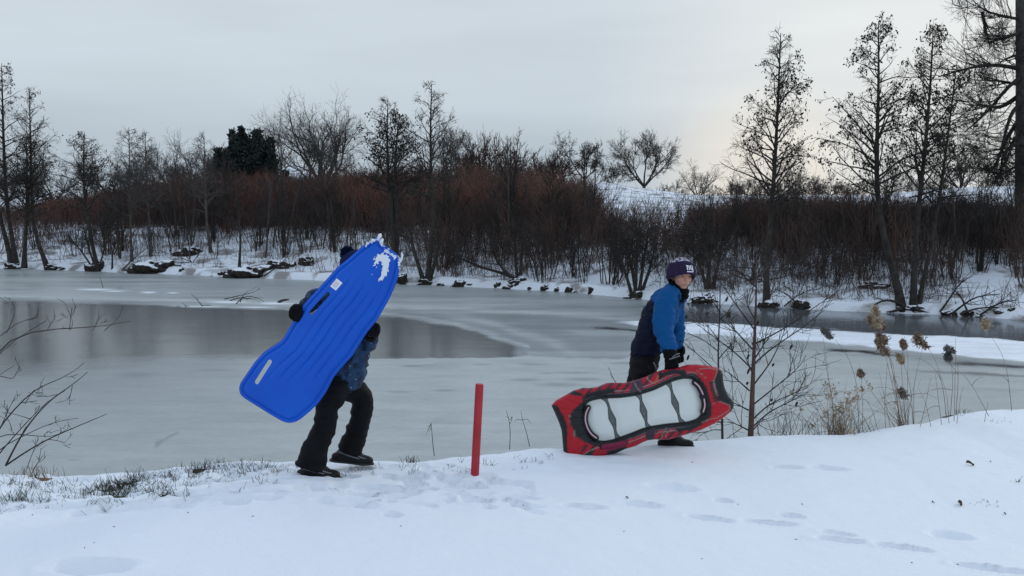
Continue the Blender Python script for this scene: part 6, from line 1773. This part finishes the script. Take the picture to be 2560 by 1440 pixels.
# pale bunch of dry grass left of the reeds
def grass_clump(name, label, px, py, h, wd_, n, seed, mat, cat='grass tuft', group=None, heads=None, depth=None, lean=0.0, rr=0.0022):
    rng = np.random.default_rng(seed)
    if depth is None:
        b = on_ground(px, py)
    else:
        b = W(px, py, depth)
        b[2] = min(b[2], ground_z(b[0], b[1]) + 0.0)
    s = b[1] / F
    P0 = np.zeros((n, 3)); P0[:, 0] = rng.normal(0, 0.32, n) * wd_ * s; P0[:, 1] = rng.normal(0, 0.28, n) * wd_ * s; P0[:, 2] = -0.015
    D = np.stack([rng.normal(lean, 0.32, n), rng.normal(0, 0.3, n), np.ones(n)], 1)
    L = h * s * rng.uniform(0.35, 1.1, n)
    p, r = grow(rng, P0, D, L, rr, rr * 0.35, 5, 0.10, rng.uniform(-0.9, 0.3, n))
    T = Tubes(); T.add(p, r, 3)
    rb_ = wd_ * s * 0.95
    a_ = np.linspace(-1, 1, 7)
    T.add(np.stack([a_ * rb_, 0 * a_, 0 * a_ - 0.035], 1)[None], (0.022 * np.sqrt(np.maximum(1 - a_ ** 2, 0)) + 0.002)[None], 6)   # matted root under the snow
    if heads is not None:
        k = rng.choice(n, max(1, int(n * heads)), replace=False)
        e = np.repeat(p[k, -1], 14, 0) + rng.normal(0, 0.016, (len(k) * 14, 3))
        T.specks(e, 0.028, rng, 0.3)
    o = T.build(name, mat)
    o.location = b
    return tag(o, label, cat, group)
dry_grass = mat_new('dry_grass', (0.20, 0.13, 0.08), 0.85, 0.15); add_noise_color(dry_grass, (0.10, 0.062, 0.042), (0.28, 0.19, 0.115), 12, 3)
dark_grass = mat_new('dark_grass', (0.06, 0.055, 0.04), 0.85, 0.15); add_noise_color(dark_grass, (0.030, 0.030, 0.024), (0.09, 0.08, 0.055), 12, 3)
green_grass = mat_new('green_grass', (0.05, 0.075, 0.035), 0.8, 0.2); add_noise_color(green_grass, (0.025, 0.038, 0.02), (0.08, 0.105, 0.05), 12, 3)
straw = mat_new('straw', (0.33, 0.25, 0.17), 0.85, 0.15); add_noise_color(straw, (0.20, 0.145, 0.10), (0.44, 0.35, 0.24), 10, 3)
grass_clump('straw_clump', 'tall pale straw clump with feathery heads between the sapling and the reeds', 2098, 1078, 150, 42, 80, 701, straw, 'grass clump', heads=0.45, depth=8.45, lean=-0.08, rr=0.0026)
grass_clump('straw_clump', 'lower tangle of dark thin stalks at the foot of the pale straw clump', 2120, 1076, 90, 110, 60, 702, dark_grass, 'grass clump', depth=8.5)
grass_clump('straw_clump', 'thicket of thin bent stalks right of the foot of the reddish sapling', 1985, 1086, 110, 130, 46, 703, twig_dark, 'grass clump', depth=8.2)
grass_clump('straw_clump', 'bundle of pale stalks at the foot of the reed cluster', 2258, 1054, 130, 26, 34, 704, reed_stem, 'grass clump', depth=8.75, lean=-0.12)
# tufts breaking the snow along the left crest
TF = [(80, 1190, 34, 90, 60, dry_grass, 'wide brown grass tuft at the left edge below the bare bush'), (190, 1188, 30, 60, 46, dry_grass, 'brown grass tuft just right of the tuft at the left edge'), (285, 1162, 44, 70, 60, dry_grass, 'reddish brown grass tuft standing on the crest left of the long tuft'), (300, 1170, 22, 60, 26, dark_grass, 'dark low tuft in front of the reddish brown crest tuft'),
      (430, 1158, 26, 60, 30, dry_grass, 'small brown tuft beside a dark stub on the crest'), (405, 1160, 30, 12, 12, dark_grass, 'dark upright stub of a plant on the crest'), (480, 1146, 42, 70, 70, dry_grass, 'left end of the long rust coloured grass row on the crest'), (535, 1142, 34, 80, 60, dry_grass, 'right end of the long rust coloured grass row on the crest'),
      (655, 1143, 38, 60, 46, dark_grass, 'dark grass tuft on the crest left of the standing leg'), (510, 1168, 30, 60, 26, dark_grass, 'grey tuft in the snow below the rust coloured row'), (495, 1188, 22, 40, 22, dark_grass, 'flat dark tuft two steps in front of the rust coloured row'), (130, 1170, 24, 90, 20, dark_grass, 'sparse dark blades along the left crest'), (225, 1182, 22, 26, 14, dark_grass, 'tiny dark tuft right of the brown tufts at left'),
      (290, 1222, 46, 90, 60, dark_grass, 'dark frosted plant in the snow at left, the upper of two'), (300, 1236, 40, 110, 60, green_grass, 'grey green frosted plant in the snow at left, the lower of two'), (402, 1232, 34, 60, 36, dark_grass, 'dark frosted plant right of the grey green one'), (38, 1252, 42, 70, 60, green_grass, 'dark green plant poking through the snow near the left edge'), (335, 1198, 40, 40, 26, dark_grass, 'dark slender stalks above the frosted plants'),
      (575, 1206, 14, 20, 12, dark_grass, 'tiny dark sprig left of the standing boot'), (1030, 1157, 26, 26, 26, dark_grass, 'small dark sprig in the snow between the front boot and the post'), (985, 1146, 22, 80, 40, dark_grass, 'thin fringe of grass on the crest in front of the leading boot'), (1075, 1138, 22, 60, 26, dark_grass, 'fringe of dark blades on the crest at the foot of the dry stalk'), (1270, 1122, 22, 30, 20, straw, 'small yellowish tuft on the crest right of the post'),
      (1240, 1124, 18, 60, 22, dark_grass, 'dark fringe of blades on the crest right of the post'), (1318, 1116, 24, 30, 22, dark_grass, 'dark sprig on the crest under the right dry stalk'), (1150, 1176, 14, 34, 16, dark_grass, 'flattened dark sprig left of the foot of the post'), (930, 1142, 14, 30, 14, straw, 'pale blades at the toe of the leading boot'),
      (1362, 1118, 14, 24, 12, dark_grass, 'few blades on the crest left of the inflatable sled'), (2410, 1034, 16, 60, 30, dark_grass, 'dark fringe of blades on the right hand crest'), (2545, 1206, 24, 14, 10, dark_grass, 'few dark blades at the right edge of the snow'), (2480, 1262, 14, 60, 22, dark_grass, 'sparse blades right of the brown leaf on the snow'), (2500, 1052, 12, 60, 14, dark_grass, 'row of low dark blades near the right crest')]
for i, (a, b, h, w_, n, m, lb) in enumerate(TF):
    grass_clump('grass_tuft', lb, a, b, h, w_, int(n * 1.2), 720 + i, m, 'grass tuft', 'grass tufts in the near snow')
# loose blades everywhere else along the left crest: nobody could count them
rng = np.random.default_rng(9)
Tg = Tubes()
for k in range(420):
    a = rng.choice([40, 90, 200, 290, 300, 330, 400, 440, 500, 560, 650]) + rng.normal(0, 45) if k < 280 else rng.uniform(-80, 1380)
    lo = np.interp(a, [0, 150, 370, 600, 940, 1060, 1250, 1400], [1172, 1174, 1165, 1137, 1141, 1141, 1122, 1103])
    b = lo + abs(rng.normal(0, 34 if a < 900 else 14))
    p = G(a, b, -0.02); p[2] = ground_z(p[0], p[1]) - 0.01
    n = rng.integers(2, 6)
    D = np.stack([rng.normal(0, 0.5, n), rng.normal(0, 0.4, n), np.ones(n)], 1)
    q, r = grow(rng, p[None] + rng.normal(0, 0.012, (n, 3)) * (1, 1, 0), D, rng.uniform(0.015, 0.07, n), 0.0016, 0.0007, 3, 0.15, -0.4)
    Tg.add(q, r, 3)
tag(Tg.build('grass', dark_grass), 'short dark grass blades poking through the snow along the left crest', None, None, 'stuff')
# three dry weeds by the post
def weed(label, lines, depth, seed, heads=()):
    o, b0 = twiggy('dry_weed', label, 'weed', lines, [(0.003, 0.0016)] + [(0.0022, 0.001)] * 10, depth, seed, dark_grass, 0, 0, 1, 0.03, 0, group='dry weeds near the post')
weed('dry weed stalk with drooping leaf left of the red post', [[(1086, 1140), (1082, 1110), (1078, 1058)], [(1078, 1062), (1070, 1074), (1066, 1084)], [(1079, 1068), (1072, 1078)], [(1078, 1058), (1072, 1068), (1070, 1064)]], 6.65, 801)
weed('dry weed stalk with hooked tip nearest the red post on its right', [[(1274, 1124), (1276, 1080), (1272, 1046), (1266, 1028)], [(1274, 1050), (1282, 1040), (1278, 1048)], [(1272, 1044), (1266, 1040), (1264, 1036)], [(1275, 1060), (1281, 1044), (1276, 1034)]], 6.95, 802)
weed('dry weed stalk with two arching leaves right of the hooked weed', [[(1324, 1116), (1316, 1080), (1306, 1050)], [(1306, 1050), (1292, 1048), (1286, 1054)], [(1306, 1050), (1318, 1046), (1328, 1058)], [(1306, 1048), (1304, 1038), (1302, 1030)]], 7.05, 803)
# brown leaves and crumbs lying on the snow
leaf_m = mat_new('dead_leaf', (0.10, 0.06, 0.035), 0.7, 0.2); add_noise_color(leaf_m, (0.05, 0.032, 0.022), (0.16, 0.10, 0.055), 30, 3)
def dead_leaf(px, py, size, seed, label, group=None):
    r = random.Random(seed); p = on_ground(px, py); s = size / F * p[1] / 2
    bm = bmesh.new()
    n = 9; rows = []
    for i in range(n):
        t = i / (n - 1); w = math.sin(math.pi * t) ** 0.7 * 0.55 + 0.02
        rows.append([bm.verts.new(((2 * t - 1) * s, w * s * k * (1 + 0.15 * math.sin(9 * t)), s * (0.5 * abs(k) + 0.35 * math.sin(3 * t + k)) + 0.15 * s)) for k in (-1, -0.5, 0, 0.5, 1)])
    for a, b in zip(rows[:-1], rows[1:]):
        for i in range(4): bm.faces.new((a[i], a[i + 1], b[i + 1], b[i]))
    me = bpy.data.meshes.new('leaf'); bm.to_mesh(me); bm.free()
    o = obj('dead_leaf', me, leaf_m, None, p); o.rotation_euler = (r.uniform(-.3, .3), r.uniform(-.3, .3), r.uniform(0, 6))
    tag(o, label, 'leaf', group)
dead_leaf(2397, 1263, 22, 1, 'largest curled brown leaf lying on the snow at the right')
dead_leaf(2332, 1257, 10, 2, 'small dark leaf left of the largest curled leaf')
dead_leaf(1568, 1246, 10, 3, 'small dark leaf on the snow below the inflatable sled')
dead_leaf(2424, 1163, 20, 4, 'narrow dark leaf lying flat on the right hand slope')
dead_leaf(2512, 1286, 9, 5, 'small dark leaf right of the largest curled leaf')
dead_leaf(1990, 1350, 6, 6, 'dark crumb of bark on the open snow below the line of footprints at right')
for i, (a, b) in enumerate([(1560, 1330), (1755, 1398), (2280, 1408), (2395, 1413), (1845, 1262), (2005, 1262), (1730, 1157), (470, 1283), (285, 1318), (235, 1358), (632, 1292), (212, 1371), (82, 1288), (2476, 1155), (1308, 1265), (1002, 1316), (1120, 1164), (2460, 1250)]):
    dead_leaf(a, b, 5.5, 20 + i, 'one of the tiny dark crumbs of bark scattered on the open snow', 'bark crumbs on the snow')

# ---- boughs frozen into the ice
bough('twiggy dead branch frozen into the ice, arching beside the blue sled', [[(590, 760), (610, 738), (640, 742), (660, 754)], [(560, 748), (600, 738), (625, 735), (650, 722)], [(600, 756), (606, 740), (616, 730)], [(575, 752), (596, 744), (640, 748)]], 0.016, 11, z=WATER, name='ice_branch', cat='branch', nb=3, tl=0.4)
bough('short forked stick leaning out of the ice left of the twiggy dead branch', [[(506, 766), (492, 748), (478, 735)], [(504, 764), (522, 763), (535, 765)]], 0.014, 12, z=WATER, name='ice_branch', cat='branch', nb=1, tl=0.25)
bough('tiny twigs sticking out of the ice at the left of the forked stick', [[(466, 766), (460, 760), (455, 757)], [(440, 768), (446, 766), (452, 766)], [(462, 767), (470, 764), (474, 768)]], 0.010, 13, z=WATER, name='ice_branch', cat='branch', nb=0)
bough('thick dark log end lying on the ice just left of the blue sled', [[(694, 756), (706, 749), (722, 748)], [(696, 757), (708, 752), (722, 750)]], 0.030, 14, z=WATER, name='ice_log', cat='log', nb=1, tl=0.15)
bough('thin pale stick standing up from the far ice at the left', [[(258, 720), (254, 706), (249, 693)]], 0.012, 15, z=WATER, name='ice_stick', cat='stick', nb=0)
bough('small dark stick lying on the ice below the snow strip at far right', [[(2466, 936), (2470, 940), (2474, 943)]], 0.012, 16, z=WATER, name='ice_stick', cat='stick', nb=0)
bough('short dark twig lying on the frosted ice in the middle of the pond', [[(1322, 787), (1332, 791), (1342, 795)]], 0.010, 17, z=WATER, name='ice_stick', cat='stick', nb=0)
